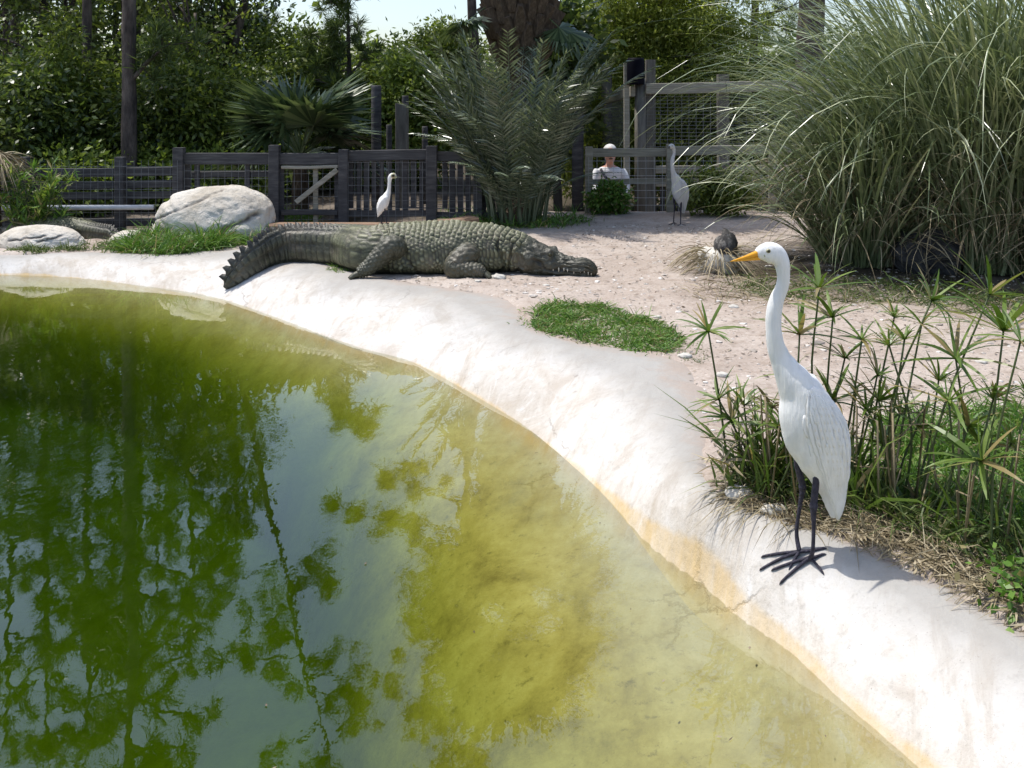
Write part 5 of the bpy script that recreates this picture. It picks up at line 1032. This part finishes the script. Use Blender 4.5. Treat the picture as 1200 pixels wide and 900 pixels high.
def leafy_bush(name, label, px, py, s, n, leaf, L, Wd, Y=None, cat='bush'):
    p = hit(px, py); o = thing(name, label, cat, p); cen = ellip(n, p + (0, 0, s[2] * .95), s, .3); cen = cen[cen[:, 2] > p[2]]
    V, f = foliage(cen, 26, .05, L, Wd); part('leaves', V, f, M[leaf], o); V, f = merge([tube([p, (p + c) / 2 + rng.normal(0, .02, 3), c], [.006, .005, .002], 4) for c in cen[::4]]); part('stems', V, f, M['stem'], o, True); return o
leafy_bush('leafy_bush', 'bright green leafy bush in front of the seated visitor', 714, 250, (.21, .16, .19), 130, 'grass', .055, .032)
leafy_bush('leafy_bush', 'small green weeds along the wire fence by the pampas', 840, 252, (.5, .2, .3), 150, 'l_mid', .06, .03)
leafy_bush('leafy_bush', 'tiny broad leaved weed at the rim edge in the corner', 1192, 700, (.05, .04, .03), 10, 'grass', .03, .02)
# lanceolate shrub on the left with dead palm leaves above
p = hit(30, 284); o = thing('slender_shrub', 'slender shrub with long narrow leaves in front of the rail fence', 'shrub', (p[0], 10.6, -.07)); p = np.array((p[0], 10.6, -.07))
for i in range(34):
    e = p + (rnd.uniform(-.5, .36), rnd.uniform(-.12, .15), rnd.uniform(.25, .78)); bb = p + (rnd.uniform(-.25, .15), rnd.uniform(-.1, .1), 0); V, f = tube([bb, (bb + e) / 2 + rng.normal(0, .03, 3), e], [.006, .005, .002], 4, 6); sm = part('stem', V, f, M['stem'], o, True)
    n = 30; u = rng.uniform(.3, 1, n)[:, None]; C = bb + (e - bb) * u; D = rng.normal(0, .8, (n, 3)) + (0, 0, .5); V, f = kites(C, D, rng.normal(0, .4, (n, 3)) + (0, 0, 1), rng.uniform(.1, .18, n), .022); part('leaves', V, f, M['grass' if i % 3 else 'l_bright'], sm)
p = np.array((W(-6, 200, 10.75)[0], 10.75, -.07)); o = thing('dead_palm', 'dead brown palm with hanging dry leaves beside the slender shrub', 'palm', p)
V, f = tube([p, p + (0, 0, .5), p + (.03, 0, .85)], [.07, .06, .05], 8, 8); part('trunk', V, f, M['boot'], o, True)
a = rng.uniform(0, 6.28, 420); B = p + (.03, 0, .82) + rng.normal(0, .03, (420, 3)); V, f = blades(B, np.c_[np.cos(a), np.sin(a), rng.uniform(-.1, .7, 420)], rng.uniform(.14, .34, 420), .012, rng.uniform(.6, 1.4, 420), 6); part('dry_leaves', V, f, M['straw'], o)

# pebbles, chips and leaf litter on the soil
def scatter(n, poly):
    wp = np.array([hit(a, c)[:2] for a, c in poly]); lo, hi = wp.min(0), wp.max(0); P = rng.uniform(lo, hi, (n * 3, 2)); c = np.zeros(len(P), bool)
    for a, e in zip(wp, np.roll(wp, -1, 0)):
        k = (a[1] > P[:, 1]) != (e[1] > P[:, 1]); c ^= k & (P[:, 0] < (e[0] - a[0]) * (P[:, 1] - a[1]) / (e[1] - a[1] + 1e-12) + a[0])
    P = P[c][:n]; return np.c_[P, surf(P[:, 0], P[:, 1])]
soil = [(400, 322), (480, 332), (560, 342), (610, 352), (700, 356), (800, 392), (806, 430), (830, 500), (840, 560), (880, 594), (1000, 628), (1130, 690), (1230, 740), (1300, 740), (1300, 330), (1000, 300), (830, 262), (690, 262), (640, 300), (560, 322)]
P = scatter(2600, soil); n = len(P); s = rng.gamma(1.6, .0032, n) + .003; V0, F0 = ico(1); Rr = rng.normal(1, .25, (n, len(V0), 1))
V = (V0[None] * Rr * (s[:, None, None] * np.array((1.2, 1, .6))) + P[:, None]).reshape(-1, 3); f = (F0[None] + np.arange(n)[:, None, None] * len(V0)).reshape(-1, 3)
tag(obj('pebbles', mesh('pebbles', V, f, M['pebble'])), 'scattered small pebbles and shell bits on the sandy soil', 'pebbles', kind='stuff')
P = scatter(2400, soil); n = len(P); D = rng.normal(0, 1, (n, 3)); D[:, 2] *= .12; V, f = kites(P + (0, 0, .006), D, rng.normal(0, .3, (n, 3)) + (0, 0, 1), rng.uniform(.012, .05, n), rng.uniform(.004, .016, n))
tag(obj('leaf_litter', mesh('leaf_litter', V, f, M['litter'])), 'brown dead leaves and wood chips strewn over the soil', 'litter', kind='stuff')
P = scatter(3600, [(840, 545), (890, 590), (1000, 626), (1110, 676), (1220, 735), (1300, 735), (1300, 640), (1060, 590), (900, 560)]); n = len(P); D = rng.normal(0, 1, (n, 3)); D[:, 2] *= .15; V, f = kites(P + (0, 0, .01), D, rng.normal(0, .3, (n, 3)) + (0, 0, 1), rng.uniform(.03, .14, n), rng.uniform(.003, .009, n))
tag(obj('plant_debris', mesh('plant_debris', V, f, M['straw'])), 'dead stalks and dry debris matted along the planting', 'debris', kind='stuff')
for i, (px, py, s, lb) in enumerate([(584, 326, .045, 'pale stone lying by the crocodile front foot'), (803, 418, .03, 'pale stone at the tip of the lush grass patch'), (866, 580, .04, 'round pale stone at the foot of the rim corner sedge'), (905, 600, .035, 'pale stone on the rim edge left of the egret legs'), (846, 440, .025, 'small pale stone on sand above the rim corner sedge'),
                                     (1150, 425, .025, 'small pale stone on open sand behind the leaning sedge'), (1115, 470, .02, 'small pale stone just behind the tall lush grass'), (640, 335, .02, 'small stone on sand between crocodile head and lush grass'), (770, 372, .02, 'small stone on sand just behind the lush grass patch'), (560, 330, .02, 'tiny stone below the crocodile belly'), (1010, 405, .025, 'small stone on sand beyond the sedge behind the egret'), (860, 360, .025, 'small stone on sand in front of the stump')]):
    p = hit(px, py); V = rocky(ICO3[0], 30 + i, .25, 1.7) * (s * 1.3, s, s * .55); solo('stone', V + p + (0, 0, s * .15), ICO3[1], M['stone'], p, lb, 'stone', 'loose stones on the soil', smooth=True)
# bits floating on the water
Q = INN[60:430]; k = rng.integers(0, len(Q), 48); P = Q[k] - np.c_[-_T[60:430][k][:, 1], _T[60:430][k][:, 0]] * (rng.random((48, 1)) ** 2 * 2.2 + .03); D = rng.normal(0, 1, (48, 3)); D[:, 2] = 0
V, f = kites(np.c_[P, np.full(48, ZW + .003)], D, np.tile((0., 0, 1), (48, 1)), rng.uniform(.008, .024, 48), rng.uniform(.003, .009, 48)); tag(obj('floating_leaves', mesh('floating_leaves', V, f, M['litter'])), 'tiny dead leaves and specks floating on the pool', 'debris', kind='stuff')
